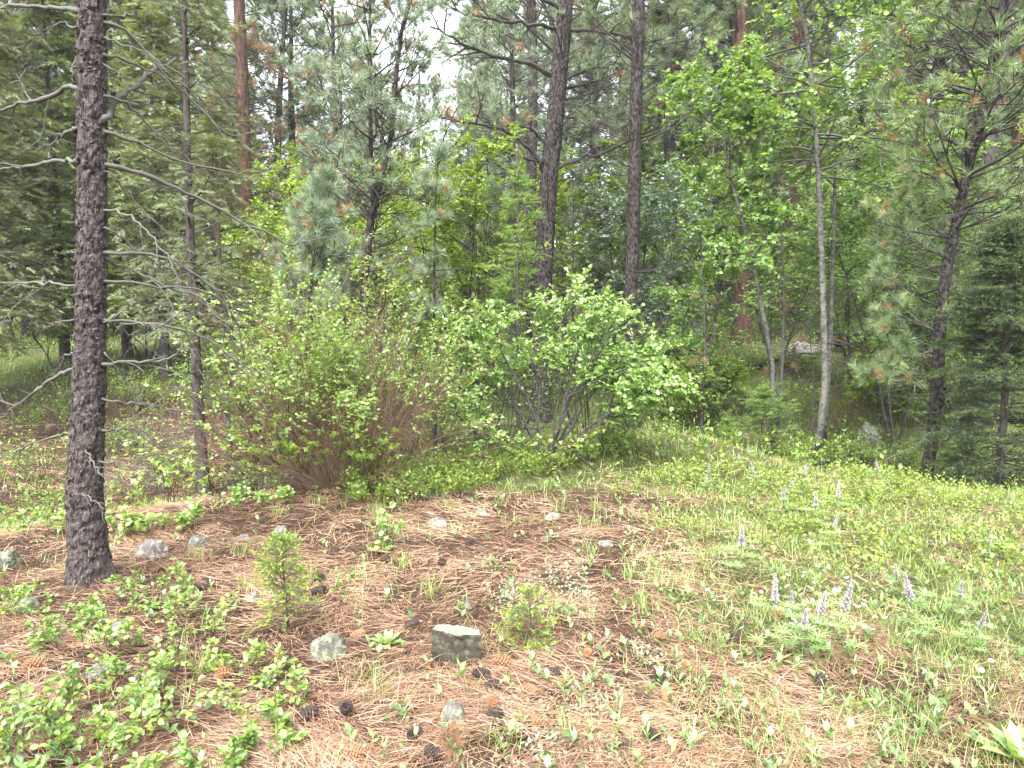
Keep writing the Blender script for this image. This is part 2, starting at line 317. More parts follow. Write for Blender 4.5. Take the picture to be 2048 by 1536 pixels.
def put(g, tpl, T, d, n, S, var, mat):
    """place the template at points T: local Y along d, local Z near n, size S"""
    T = np.asarray(T, float); k = len(T)
    if not k: return
    y = nz(d); x = nz(np.cross(y, n)); z = np.cross(x, y); tv, tt, tq = tpl; m = len(tv); S = np.broadcast_to(np.asarray(S, float), (k,))
    V = T[:, None, :] + S[:, None, None] * (tv[None, :, 0, None] * x[:, None] + tv[None, :, 1, None] * y[:, None] + tv[None, :, 2, None] * z[:, None])
    off = (np.arange(k) * m)[:, None, None]
    A = np.repeat(np.broadcast_to(np.asarray(var, float), (k,)), m)
    g.add(V, (np.array(tt)[None] + off) if tt is not None else None, (np.array(tq)[None] + off) if tq else None, A, mat)
def putmix(g, tpls, r, T, d, n, S, var, mat):
    T = np.asarray(T); k = len(T); S = np.broadcast_to(np.asarray(S, float), (k,)); var = np.broadcast_to(np.asarray(var, float), (k,)); w = r.integers(0, len(tpls), k)
    for j, t in enumerate(tpls):
        s = w == j
        if s.any(): put(g, t, T[s], d[s], n[s], S[s], var[s], mat)
def tubes(g, P, R, sides=4, mat='twig_dark', var=.5):
    """P (M,K,3) centre lines, R (M,K) radii"""
    P = np.asarray(P, float); Mn, K = P.shape[:2]
    if not Mn: return
    R = np.broadcast_to(np.asarray(R, float), (Mn, K)); t = np.empty_like(P); t[:, 1:-1] = P[:, 2:] - P[:, :-2]; t[:, 0] = P[:, 1] - P[:, 0]; t[:, -1] = P[:, -1] - P[:, -2]; t = nz(t)
    ref = np.where(np.abs(t[:, :1, 2:3]) > .8, np.array([1., 0, 0]), np.array([0, 0, 1.])); ref = np.broadcast_to(ref, t.shape)
    x = nz(np.cross(t, ref)); y = np.cross(t, x)
    a = np.arange(sides) * math.tau / sides
    V = P[:, :, None] + R[:, :, None, None] * (np.cos(a)[None, None, :, None] * x[:, :, None] + np.sin(a)[None, None, :, None] * y[:, :, None])
    k = np.arange(K - 1)[:, None] * sides; j = np.arange(sides)[None]; j2 = (j + 1) % sides
    q = np.stack([k + j, k + j2, k + sides + j2, k + sides + j], -1).reshape(-1, 4)
    Q = q[None] + (np.arange(Mn) * K * sides)[:, None, None]
    g.add(V, None, Q, var, mat)
def grow(r, pos, d, L, K, up=0., wob=.12):
    pos = np.asarray(pos, float); n = len(pos); P = np.empty((n, K, 3)); P[:, 0] = pos; d = nz(d); st = (np.broadcast_to(np.asarray(L, float), (n,)) / (K - 1))[:, None]
    up = np.broadcast_to(np.asarray(up, float), (n,))
    for k in range(1, K):
        d = d + wob * r.normal(size=(n, 3)); d[:, 2] += up; d = nz(d); P[:, k] = P[:, k - 1] + d * st
    return P
def along(P, idx, t):
    K = P.shape[1]; f = np.clip(t, 0, .9999) * (K - 1); i = f.astype(int); f = (f - i)[:, None]
    a = P[idx, i]; b = P[idx, i + 1]; return a * (1 - f) + b * f, nz(b - a)
def kids(r, P, n, t0, t1, ang, angj=12, flat=0.):
    """n children per parent line: start points, directions, t, parent index"""
    Mn = len(P); idx = np.repeat(np.arange(Mn), n); t = t0 + (t1 - t0) * ((np.tile(np.arange(n), Mn) + r.uniform(0, 1, Mn * n)) / n)
    p, tg = along(P, idx, t)
    rv = r.normal(size=p.shape)
    if flat > 0:
        side = nz(np.cross(tg, np.array([0, 0, 1.]))) * np.where(np.arange(Mn * n) % 2 == 0, 1, -1)[:, None]; rv = side * flat * 2.5 + rv * (1 - flat) 
    pr = nz(rv - (rv * tg).sum(-1, keepdims=True) * tg); a = np.radians(ang + angj * r.normal(size=len(p)))[:, None]
    return p, nz(np.cos(a) * tg + np.sin(a) * pr), t, idx
def taper(r0, K, end=.15): return np.asarray(r0, float)[:, None] * np.linspace(1, end, K)[None]
def leaves(g, r, P, n, t0, t1, tpl, S, mat, fan=.9, upn=1.2, vm=.5, vs=.22, droop=-.1):
    p, d, t, i = kids(r, P, n, t0, t1, 50, 15, .55)
    d = nz(d + np.array([0, 0, droop])); k = len(p); nn = nz(r.normal(size=(k, 3)) * fan + np.array([0, 0, upn]))
    put(g, tpl, p, d, nn, S * r.uniform(.65, 1.15, k), np.clip(vm + vs * r.normal(size=k), 0, 1), mat)

def path(pts, n):
    pts = np.asarray(pts, float); s = np.concatenate([[0], np.cumsum(np.linalg.norm(np.diff(pts, axis=0), axis=1))]); q = np.linspace(0, s[-1], n)
    o = np.stack([np.interp(q, s, pts[:, k]) for k in range(3)], 1)
    for _ in range(max(1, n // 14)): o[1:-1] = (o[:-2] + 2 * o[1:-1] + o[2:]) / 4
    return o
def trunkmesh(g, P, R, sides, mat, seed=0, rough=.06, flare=.35, scale=(9, 5)):
    """trunk with a bark relief and a flared foot; P (K,3), R (K,)"""
    K = len(P); a = np.arange(sides) * math.tau / sides; t = nz(np.gradient(P, axis=0)); x = nz(np.cross(t, np.array([0, 1., 0]))); y = np.cross(x, t)
    s = np.concatenate([[0], np.cumsum(np.linalg.norm(np.diff(P, axis=0), axis=1))])
    A, Sg = np.meshgrid(a, s); rad = R[:, None] * np.ones_like(A)
    rad = rad * (1 + flare * np.exp(-Sg / (R[0] * 2.2)) * (1 + .35 * np.sin(A * 4 + seed) + .2 * np.sin(A * 7 + 2)))
    ca, sa = np.cos(A), np.sin(A)
    nn = fbm(ca * scale[0] * .5 + 20 + seed, Sg * scale[1] + sa * scale[0] * .5, seed, 4) - .47
    rid = np.abs(vnoise(A * scale[0] * .8 + 3 * vnoise(Sg * 2, A, seed), Sg * scale[1] * .5, seed + 7) - .5)
    rad = rad * (1 + rough * 2.2 * nn + rough * 1.6 * (rid - .25))
    V = P[:, None] + rad[..., None] * (ca[..., None] * x[:, None] + sa[..., None] * y[:, None])
    k = np.arange(K - 1)[:, None] * sides; j = np.arange(sides)[None]; j2 = (j + 1) % sides
    g.add(V, None, np.stack([k + j, k + j2, k + sides + j2, k + sides + j], -1).reshape(-1, 4), .5, mat)

# ------------------------------------------------------------------ crowns
def lim(P, az, hs):  # points on the trunk axis at heights hs above its foot
    z = P[:, 2]; return np.stack([np.interp(hs, z, P[:, 0]), np.interp(hs, z, P[:, 1]), hs], 1)
def whorls(r, P, h0, h1, step, per, jit=.1):
    hs = []; 
    h = h0
    while h < h1:
        k = max(1, int(per + r.integers(-1, 2))); hs += list(h + r.normal(size=k) * jit); h += step * r.uniform(.7, 1.3)
    hs = np.array(hs); az = r.uniform(0, math.tau, len(hs)); return lim(P, az, hs), az, hs
def pine_crown(g, r, P, h0, h1, Lmax, step=.35, per=4, el=15, up=.05, mat='needle_pine', twig='twig_dark', tufts=TUFTS, fat=1., dead=.05, sub=5, bot=.6, azf=None, keep=1.):
    o, az, hs = whorls(r, P, h0, h1, step, per)
    if azf is not None: s = azf(az, hs); o, az, hs = o[s], az[s], hs[s]
    n = len(hs); u = (hs - h0) / max(h1 - h0, .1); L = Lmax * (bot + (1 - bot) * np.sin(np.clip(u, 0, 1) * math.pi * .6)) * np.clip((1.08 - u) * 2.2, .12, 1) * r.uniform(.6, 1.1, n)
    e = np.radians(el + 30 * u + r.normal(size=n) * 9); d = np.stack([np.cos(az) * np.cos(e), np.sin(az) * np.cos(e), np.sin(e)], 1)
    B = grow(r, o, d, L, 9, up, .10); rb = .004 + .009 * L; tubes(g, B[:, ::2], taper(rb, 5), 4, twig)
    p, d2, t, i = kids(r, B, sub, .3, .97, 48, 12, .5); L2 = L[i] * (1.15 - t) * .62 * r.uniform(.6, 1.2, len(t)) + .06
    C = grow(r, p, d2, L2, 6, .10, .15); tubes(g, C[:, [0, 2, 3, 5]], taper(.0035 + .006 * L2, 4, .4), 3, twig)
    p3, d3, t3, i3 = kids(r, C, 2, .35, .95, 45, 14, .2); L3 = L2[i3] * .45 * r.uniform(.5, 1.2, len(t3)) + .04
    D = grow(r, p3, d3, L3, 4, .14, .15); tubes(g, D[:, [0, 2, 3]], taper(.0035 + .004 * L3, 3, .5), 3, twig)
    tips = np.concatenate([B[:, -1], C[:, -1], D[:, -1], C[:, -2]]); td = np.concatenate([B[:, -1] - B[:, -2], C[:, -1] - C[:, -2], D[:, -1] - D[:, -2], C[:, -2] - C[:, -3]])
    k = len(tips); kp = r.uniform(0, 1, k) < keep; tips = tips[kp]; td = nz(td[kp]) + np.array([0, 0, .15]); k = len(tips)
    var = np.clip(.48 + .2 * r.normal(size=k), 0, .9); var = np.where(r.uniform(0, 1, k) < dead, .98, var)
    putmix(g, tufts, r, tips, td, r.normal(size=(k, 3)), fat * r.uniform(.7, 1.15, k), var, mat)
def tall_crown(g, r, P, h0, hm, h1, Lm, step, **k):
    pine_crown(g, r, P, h0, hm, Lm, step, bot=.85, **k) if hm > h0 else None; pine_crown(g, r, P, max(hm, h0), h1, Lm * .95, step * 2.2, **k)
def dead_branches(g, r, P, h0, h1, n, Lm, mat='twig_grey', el=5, up=.03, sub=3, rad=.008, az=None, wob=.16):
    hs = np.sort(r.uniform(h0, h1, n)); o = lim(P, None, hs); a = r.uniform(0, math.tau, n) if az is None else az(r, n); L = Lm * r.uniform(.35, 1.15, n)
    e = np.radians(el + r.normal(size=n) * 16); d = np.stack([np.cos(a) * np.cos(e), np.sin(a) * np.cos(e), np.sin(e)], 1)
    B = grow(r, o, d, L, 9, up, wob * .6); tubes(g, B, taper(rad * (.5 + .8 * L / Lm), 9, .22), 5, mat)
    if sub:
        p, d2, t, i = kids(r, B, sub, .25, .95, 42, 14, .4); L2 = L[i] * (1.2 - t) * .55 * r.uniform(.5, 1.2, len(t)); C = grow(r, p, d2, L2, 6, up * 2.2, wob); tubes(g, C, taper(rad * .42 * np.ones(len(t)), 6, .35), 3, mat)
        p, d3, t, i = kids(r, C, 2, .3, .9, 40, 14, .3); L3 = L2[i] * .45; D = grow(r, p, d3, L3, 4, up * 2.5, wob); tubes(g, D, taper(rad * .26 * np.ones(len(t)), 4, .5), 3, mat)
def fir_crown(g, r, P, h0, h1, Lmax, step=.16, per=5, el=4, up=.0, mat='fir_dark', twig='twig_dark', sprays=SPRAY, fat=.16, sub=9, ns=6, pw=.75, tipmat=None):
    o, az, hs = whorls(r, P, h0, h1, step, per, .05); n = len(hs); u = np.clip((hs - h0) / (h1 - h0), 0, 1); L = Lmax * ((1 - u) ** pw + .04) * r.uniform(.45, 1.15, n)
    e = np.radians(el + 38 * u ** 2 + r.normal(size=n) * 13); d = np.stack([np.cos(az) * np.cos(e), np.sin(az) * np.cos(e), np.sin(e)], 1)
    B = grow(r, o, d, L, 8, up, .10); tubes(g, B[:, [0, 2, 4, 7]], taper(.003 + .009 * L, 4), 3, twig)
    p, d2, t, i = kids(r, B, sub, .18, .99, 50, 10, .55); L2 = L[i] * np.minimum(1.08 - t, .75) * .55 * r.uniform(.7, 1.2, len(t)) + fat * .3
    C = grow(r, p, d2, L2, 5, -.05, .12); tubes(g, C[:, ::2], taper(.0016 + .003 * L2, 3, .5), 3, twig)
    p3, d3, t3, i3 = kids(r, C, ns, .1, 1, 38, 10, .75); k = len(p3); nn = nz(np.array([0, 0, 1.]) + .75 * r.normal(size=(k, 3)))
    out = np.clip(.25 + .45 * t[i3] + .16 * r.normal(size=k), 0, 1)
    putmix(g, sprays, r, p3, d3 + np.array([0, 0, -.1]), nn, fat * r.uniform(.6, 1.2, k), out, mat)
    td = C[:, -1] - C[:, -2]; kk = len(C)
    putmix(g, sprays, r, C[:, -1], td, nz(np.array([0, 0, 1.]) + .3 * r.normal(size=(kk, 3))), fat * r.uniform(.6, 1.1, kk), np.clip(.75 + .2 * r.normal(size=kk), 0, 1), tipmat or mat)
def leafy_crown(g, r, P, h0, h1, Lmax, nb=26, sub=5, nl=9, S=.05, tpl=LEAF2, mat='leaf_lime', twig='twig_dark', el=30, up=.02, shape=.5, az=None):
    hs = r.uniform(h0, h1, nb); o = lim(P, None, hs); a = r.uniform(0, math.tau, nb) if az is None else az(r, nb); u = (hs - h0) / (h1 - h0)
    L = Lmax * (1 - shape * u) * r.uniform(.5, 1.1, nb); e = np.radians(el + r.normal(size=nb) * 14); d = np.stack([np.cos(a) * np.cos(e), np.sin(a) * np.cos(e), np.sin(e)], 1)
    B = grow(r, o, d, L, 8, up, .12); tubes(g, B, taper(.004 + .009 * L, 8), 4, twig)
    p, d2, t, i = kids(r, B, sub, .25, .98, 45, 12, .3); L2 = L[i] * (1.2 - t) * .55 * r.uniform(.6, 1.2, len(t)) + .05
    C = grow(r, p, d2, L2, 6, 0, .15); tubes(g, C[:, [0, 2, 5]], taper(.002 + .004 * L2, 3, .4), 3, twig)
    p3, d3, t3, i3 = kids(r, C, 3, .2, .98, 45, 14, .3); L3 = L2[i3] * .5 + .05; D = grow(r, p3, d3, L3, 4, 0, .15); tubes(g, D[:, [0, 3]], taper(np.full(len(t3), .0018), 2, .5), 3, twig)
    for Q, q in ((C, nl), (D, nl)): leaves(g, r, Q, q, .15, 1.0, tpl, S, mat)

def trunk_at(pts, Y, H=None, n=70, dy=0.):
    """trunk axis from pixel points read off the photograph at distance Y; foot on the ground; grown on to height H"""
    P = [onground(pts[0][0], Y)]; P[0][2] -= .05
    for k, (a, b) in enumerate(pts[1:]): P.append(wp(a, b, Y + dy * (k + 1) / len(pts)))
    P = np.array(P)
    if H:
        z = P[-1, 2] - P[0, 2]
        if H > z: d = nz((P[-1] - P[-2])); d = nz(d * [.5, .5, 1]); P = np.vstack([P, P[-1] + d * (H - z)])
    return path(P, n)
def tree(name, label, cat, P, R0, R1, mat, group=None, sides=20, seed=0, rough=.06, flare=.3, pw=.8, scale=(9, 5), kink=0):
    base = P[0].copy(); base[2] += .05; Q = P - base; r = rs(seed + 99)
    u = np.linspace(0, 1, len(Q)); R = R1 + (R0 - R1) * (1 - u) ** pw
    t = thing(name, label, cat, base, group); g = G(); trunkmesh(g, Q, R, sides, mat, seed, rough, flare, scale)
    tr = g.obj('trunk', t, smooth=True); return t, Q, r

# ------------------------------------------------------------------ the ground
def axis(n, lo, hi, c, k):
    u = np.linspace(math.asinh((lo - c) / k), math.asinh((hi - c) / k), n); return c + k * np.sinh(u)
gx = axis(230, -170, 170, 0, 2.2); gy = axis(240, -60, 260, 4.0, 2.6)
def greenness(x, y):
    px = 1024 + FPX * x / np.maximum(y, .6)
    a = sstep(.25, 1.9, x + 1.6 * (fbm(x * 1.3, y * 1.3, 31) - .47) * 2) * sstep(3.0, 5.6, y + .75 * x + 2.2 * (fbm(x * 1.6, y * 1.6, 33) - .47)) * .95
    b = sstep(8.3, 10.0, y) * (.35 + .65 * np.maximum(sstep(500, 900, px) * (1 - .75 * sstep(1330, 1450, px)), sstep(13, 16, y) * (1 - .5 * sstep(1330, 1450, px)))); c = sstep(-2.6, -3.8, x) * sstep(4.2, 5.2, y) * .25
    d = sstep(6.3, 7.0, y) * sstep(700, 900, px)
    return np.clip(np.maximum(np.maximum(a, b * .75), np.maximum(c, d)), 0, 1)
X, Y = np.meshgrid(gx, gy); Z = ground(X, Y); g = G(); nx, ny = len(gx), len(gy)
i, j = np.meshgrid(np.arange(nx - 1), np.arange(ny - 1)); k = (j * nx + i).ravel()
g.add(np.stack([X, Y, Z], -1), None, np.stack([k, k + 1, k + nx + 1, k + nx], 1), .5, 'ground')
gr = g.obj('ground', smooth=True); tag(gr, 'needle covered forest floor rising to a wooded hillside', None, None, 'structure')
at = gr.data.attributes.new('green', 'FLOAT', 'POINT'); at.data.foreach_set('value', (greenness(X, Y) * .8).astype(np.float32).ravel())

# ------------------------------------------------------------------ damp air
def haze():
    g = G(); x0, x1, y0, y1, z0, z1 = -130, 130, -20, 140, -4, 60
    V = [[x, y, z] for z in (z0, z1) for y in (y0, y1) for x in (x0, x1)]; g.add(np.array(V, float), None, [[0, 2, 3, 1], [4, 5, 7, 6], [0, 1, 5, 4], [2, 6, 7, 3], [0, 4, 6, 2], [1, 3, 7, 5]], .5, 'air')
    o = g.obj('haze', stuff=True); tag(o, 'thin damp haze between the trees', 'haze')
m, nt, N, L = newmat('air'); M['air'] = m; v = N('ShaderNodeVolumePrincipled'); v.inputs['Color'].default_value = (.9, .94, 1, 1); v.inputs['Density'].default_value = .0008; v.inputs['Anisotropy'].default_value = .2
o_ = N('ShaderNodeOutputMaterial'); L(v.outputs[0], o_.inputs['Volume'])
HAZE = True
if HAZE: haze()

# ------------------------------------------------------------------ NEAR PINE on the left, bark flakes and bare arched limbs
NY = 4.02
P = trunk_at([(156, 1180), (168, 1000), (179, 750), (184, 500), (184, 250), (184, 0)], NY, 7.5, 330)
base = P[0].copy(); base[2] += .05; Q = P - base; r = rs(11)
near = thing('pine_tree', 'nearest tree, a dark scaly conifer trunk with bare drooping limbs, left on the litter', 'tree', base)
hz = Q[:, 2]; R = np.interp(hz, [-.1, 0, .18, .45, .9, 1.6, 2.4, 3.6, 7.5], [.135, .120, .100, .090, .082, .071, .066, .062, .03])
K = len(Q); SD = 92; a = np.arange(SD) * math.tau / SD; s = hz - hz[0]; A, S = np.meshgrid(a, s)
fl = np.zeros_like(A); tone = np.zeros_like(A)
for (cu, cv, wgt, sd) in ((11, 24, .0085, 3), (22, 52, .0040, 8)):      # overlapping bark plates: jittered cells that lift at their lower edge
    uu = A / math.tau * cu; vv = S * cv + 2.2 * (fbm(np.cos(A) * 2 + 5, S * 3, sd) - .5); best = np.full_like(A, 9.); val = np.zeros_like(A); dzv = np.zeros_like(A)
    for di in (-1, 0, 1):
        for dj in (-1, 0, 1):
            iu = np.floor(uu) + di; iv = np.floor(vv) + dj; w = np.mod(iu, cu); jx = _h(w, iv, sd); jy = _h(w, iv, sd + 1)
            dx = uu - iu - jx; dz = vv - iv - jy; dd = np.hypot(dx * .9, dz); m = dd < best
            best = np.where(m, dd, best); val = np.where(m, _h(w, iv, sd + 2), val); dzv = np.where(m, dz, dzv)
    fl += wgt * (val * 1.2 - 1.0 * sstep(.52, .70, best) + .75 * np.clip(-dzv, -.6, .6) + .05); tone += val
ca, sa = np.cos(A), np.sin(A)
rad = R[:, None] * (1 + np.exp(-S / .11) * (.14 + .12 * np.sin(A * 4 + 1) + .08 * np.sin(A * 7))) + fl * np.clip(S * 6, .4, 1) + .006 * (fbm(ca * 2 + 7, S * 2.5, 4) - .47)
x = np.array([1., 0, 0]); y = np.array([0, 1., 0])
V = Q[:, None] + rad[..., None] * (ca[..., None] * x + sa[..., None] * y)
kk = np.arange(K - 1)[:, None] * SD; jj = np.arange(SD)[None]; j2 = (jj + 1) % SD
g = G(); g.add(V, None, np.stack([kk + jj, kk + j2, kk + SD + j2, kk + SD + jj], -1).reshape(-1, 4), .5, 'bark_near'); g.obj('trunk', near)
g = G(); n = 3200; zz = r.uniform(.05, 3.8, n); aa = r.uniform(0, math.tau, n); rr = np.interp(zz, hz, R) + .004
o = np.stack([np.interp(zz, hz, Q[:, 0]) + rr * np.cos(aa), np.interp(zz, hz, Q[:, 1]) + rr * np.sin(aa), zz], 1); ou = np.stack([np.cos(aa), np.sin(aa), 0 * aa], 1)
FL = (np.array([[-.5, 0, 0], [.5, .1, 0], [.55, .8, .12], [.1, 1.05, .30], [-.45, .75, .22]]), [[0, 1, 2], [0, 2, 3], [0, 3, 4]], None)
put(g, FL, o, np.array([0, 0, -1.]) + .35 * r.normal(size=(n, 3)), ou, r.uniform(.008, .020, n), .5, 'bark_near'); g.obj('bark_flakes', near, stuff=True)
LIMBS = [  # pixel polylines of the bare limbs, then depth offset at the tip
 ([(212, 30), (262, 32), (274, 8)], .2, 8), ([(210, 42), (255, 62), (300, 115), (335, 160), (362, 178), (410, 225), (445, 262), (480, 276), (520, 262)], .5, 8),
 ([(212, 108), (250, 118), (300, 140), (372, 172), (412, 205), (432, 268)], .4, 7), ([(212, 75), (250, 92), (300, 105), (345, 150)], -.2, 4), ([(214, 130), (235, 150), (262, 185)], -.1, 4),
 ([(212, 190), (250, 205), (290, 240), (340, 290), (390, 330), (440, 350), (480, 352)], .55, 7), ([(213, 262), (260, 278), (300, 296), (345, 318), (400, 332), (465, 345), (540, 340)], .5, 9),
 ([(213, 328), (255, 338), (300, 352), (340, 372), (385, 388), (425, 412), (480, 442), (540, 470), (590, 492), (612, 470)], .7, 12), ([(214, 340), (250, 378), (290, 425), (340, 470), (362, 520), (372, 545)], .3, 5),
 ([(213, 420), (240, 424), (275, 440), (310, 480), (340, 520), (352, 545)], -.25, 7), ([(214, 455), (250, 480), (300, 520), (330, 535), (370, 548)], .3, 6),
 ([(213, 505), (260, 506), (300, 506), (345, 520), (385, 545), (420, 570), (455, 605), (480, 660), (490, 720)], .6, 10), ([(200, 508), (240, 530), (290, 555), (340, 575), (400, 590), (450, 640), (470, 690)], .4, 9),
 ([(213, 562), (270, 565), (320, 574), (380, 575), (430, 588), (450, 620), (447, 690)], .5, 8), ([(213, 640), (260, 642), (320, 648), (380, 662), (430, 690), (470, 720), (510, 748)], .5, 9),
 ([(213, 728), (240, 724), (290, 722), (330, 720), (360, 705), (372, 680)], .2, 10), ([(213, 798), (260, 805), (320, 812), (380, 830), (400, 838)], .35, 7), ([(212, 860), (255, 858), (290, 845)], .2, 7),
 ([(206, 925), (250, 930), (290, 945), (320, 955)], .1, 6), ([(170, 880), (175, 905), (195, 940), (222, 962)], -.28, 5), ([(155, 972), (160, 985), (190, 1000), (215, 1025)], -.25, 5), ([(157, 985), (140, 1000), (125, 1015)], -.2, 5),
 ([(214, 710), (250, 760), (270, 800)], .1, 5), ([(214, 640), (250, 660), (300, 700), (330, 720)], .3, 7), ([(330, 648), (372, 610), (375, 655), (368, 690)], .2, 4),
 ([(158, 178), (135, 175), (95, 195), (45, 208), (0, 216), (-80, 240)], .5, 13), ([(156, 255), (125, 268), (105, 285), (101, 312)], .2, 10), ([(156, 320), (125, 318), (90, 324), (40, 334), (0, 338), (-60, 352)], .5, 12),
 ([(157, 22), (110, 16), (50, 13), (0, 14), (-70, 25)], .3, 13), ([(154, 506), (130, 503), (150, 520)], .1, 6), ([(153, 571), (100, 568), (50, 567), (0, 564), (-60, 570)], .5, 8), ([(150, 706), (130, 712), (115, 745)], .2, 6),
 ([(158, 736), (125, 745), (95, 765), (60, 792), (30, 815), (0, 835)], .3, 11), ([(145, 866), (110, 872), (60, 890), (20, 908), (-30, 930)], .4, 7), ([(152, 640), (120, 645), (70, 655)], .3, 5),
 ([(210, 242), (218, 225), (228, 205), (250, 185), (285, 165), (292, 150), (330, 132), (352, 120)], .3, 19), ([(156, 115), (145, 130), (147, 165)], -.1, 8), ([(160, 60), (120, 45), (60, 75), (20, 110)], .4, 6)]
g = G(); tw = G()
for pts, dz, wd in LIMBS:
    m = len(pts); L3 = np.array([wp(a_, b_, NY + (-.02 if k_ == 0 else dz * k_ / (m - 1))) for k_, (a_, b_) in enumerate(pts)]) - base
    q0 = L3[0].copy(); ax = np.array([np.interp(q0[2], hz, Q[:, 0]), np.interp(q0[2], hz, Q[:, 1]), q0[2]]); L3 = np.vstack([ax * .6 + q0 * .4, L3]); B = path(L3, 22)
    B[2:] += .006 * r.normal(size=(20, 3)); w0 = wd / FPX * NY * .42; tubes(g, B[None], (w0 * np.linspace(1, .30, 22) * (1 + .12 * r.normal(size=22)))[None], 6, 'twig_grey')
    ln = np.linalg.norm(B[-1] - B[0])
    if ln > .25:
        p, d, t, ii = kids(r, B[None], 5, .3, .95, 35, 12, .3); C = grow(r, p, d + [0, 0, -.25], ln * .32 * r.uniform(.4, 1.2, len(p)), 8, -.03, .14); tubes(tw, C, taper(np.full(len(p), w0 * .34), 8, .3), 4, 'twig_grey')
        p, d, t, ii = kids(r, C, 3, .2, .95, 40, 12, .3); C = grow(r, p, d, ln * .12 * r.uniform(.4, 1.2, len(p)), 5, -.02, .15); tubes(tw, C, taper(np.full(len(p), w0 * .2), 5, .4), 3, 'twig_grey')
g.obj('bare_limbs', near, smooth=True); tw.obj('dead_twigs', near, stuff=True)
g = G(); pine_crown(g, r, Q, 3.9, 7.4, 1.4, .42, 4, 10, mat='needle_pine', sub=4); g.obj('crown', near)

# ------------------------------------------------------------------ hero trees further in
def heropine(label, pts, Yd, H, r0, r1, mat, seed, crown=None, dead=None, cat='tree', dy=0, name='pine_tree', flare=.25, sides=24, rough=.07, group=None, twm='twig_dark'):
    P = trunk_at(pts, Yd, H, 150 if r0 > .1 else 80, dy); t, Q, r = tree(name, label, cat, P, r0, r1, mat, group, sides, seed, rough, flare)
    if dead:
        g = G(); [dead_branches(g, r, Q, *a_, mat=twm) if not isinstance(a_, dict) else dead_branches(g, r, Q, **a_) for a_ in dead]; g.obj('dead_branches', t, stuff=True)
    if crown: g = G(); crown(g, r, Q); g.obj('crown', t)
    return t, Q, r
# fir behind the near pine
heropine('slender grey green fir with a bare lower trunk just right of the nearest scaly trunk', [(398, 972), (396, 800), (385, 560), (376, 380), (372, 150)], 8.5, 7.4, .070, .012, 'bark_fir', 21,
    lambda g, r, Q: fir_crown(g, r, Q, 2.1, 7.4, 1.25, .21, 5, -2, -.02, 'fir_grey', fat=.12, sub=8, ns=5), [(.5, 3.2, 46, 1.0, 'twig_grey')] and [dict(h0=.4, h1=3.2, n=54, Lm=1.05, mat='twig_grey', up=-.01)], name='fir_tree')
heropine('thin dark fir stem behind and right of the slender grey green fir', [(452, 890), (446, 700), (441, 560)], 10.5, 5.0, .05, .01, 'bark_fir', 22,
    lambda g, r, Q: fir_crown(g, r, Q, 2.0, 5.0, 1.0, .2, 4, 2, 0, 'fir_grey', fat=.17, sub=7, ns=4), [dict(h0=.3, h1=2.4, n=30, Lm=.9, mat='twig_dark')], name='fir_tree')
# far left firs
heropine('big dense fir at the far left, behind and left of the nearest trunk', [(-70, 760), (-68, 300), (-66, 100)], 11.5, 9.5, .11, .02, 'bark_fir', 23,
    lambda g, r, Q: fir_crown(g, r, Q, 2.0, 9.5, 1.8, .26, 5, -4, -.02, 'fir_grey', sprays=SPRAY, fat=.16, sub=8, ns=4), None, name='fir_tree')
# forked pine
def forked():
    P = trunk_at([(722, 800), (728, 560), (745, 415)], 10.0, None, 70); base = P[0].copy(); base[2] += .05; r = rs(31)
    t = thing('pine_tree', 'forked pine with thin twin stems and pale needles left of the sky gap', 'tree', base)
    A = path(np.array([wp(747, 425, 10.), wp(742, 300, 10.05), wp(739, 150, 10.1), wp(741, -60, 10.1), wp(742, -300, 10.2)]), 90) - base
    B = path(np.array([wp(747, 425, 10.), wp(764, 350, 9.9), wp(783, 270, 9.8), wp(790, 170, 9.8), wp(805, 50, 9.8), wp(830, -20, 9.7), wp(850, -250, 9.7)]), 90) - base
    Q = P - base
    g = G(); trunkmesh(g, Q, np.linspace(.060, .055, len(Q)), 18, 'bark_pine', 3, .07, .2); g.obj('trunk', t, smooth=True)
    for T, w in ((A, .034), (B, .042)): g = G(); trunkmesh(g, T, np.linspace(w, .012, len(T)), 14, 'bark_pine', 4, .06, 0); g.obj('stem', t, smooth=True)
    g = G(); dead_branches(g, r, Q, 1.0, 2.5, 14, .8, 'twig_dark'); dead_branches(g, r, A, 2.2, 4.6, 26, 1.0, 'twig_dark'); dead_branches(g, r, B, 2.4, 4.4, 24, .9, 'twig_dark'); g.obj('dead_branches', t, stuff=True)
    g = G(); pine_crown(g, r, A, 2.4, 7.3, 1.25, .3, 4, 8, .05, 'needle_blue', dead=.14, sub=4, keep=.36); pine_crown(g, r, B, 2.8, 7, 1.0, .32, 4, 12, .06, 'needle_blue', dead=.07, sub=4, keep=.36)
    g.obj('crown', t)
forked()
heropine('thin straight pine trunk between the broken top pine and the forked pine', [(690, 760), (682, 560), (672, 300), (664, 0)], 14.5, 9.5, .068, .02, 'bark_pine', 32,
    lambda g, r, Q: pine_crown(g, r, Q, 2.2, 9.5, 1.5, .34, 4, 10, .04, 'needle_blue', dead=.14, keep=.55), [dict(h0=1, h1=6, n=40, Lm=1.2, mat='twig_dark')])
heropine('thick reddish pine trunk with stubby dark whorls and rusty dead needles at the upper left', [(492, 700), (490, 400), (486, 200), (478, 0)], 21, 16, .24, .08, 'bark_red', 33,
    lambda g, r, Q: (pine_crown(g, r, Q, 3.2, 9.0, 2.2, .42, 4, 5, .03, 'needle_dead', dead=0, keep=.35), pine_crown(g, r, Q, 10.5, 16, 2.3, .7, 4, 10, .03, 'needle_pine')), [dict(h0=4, h1=14, n=110, Lm=1.7, mat='twig_dark', rad=.014)])
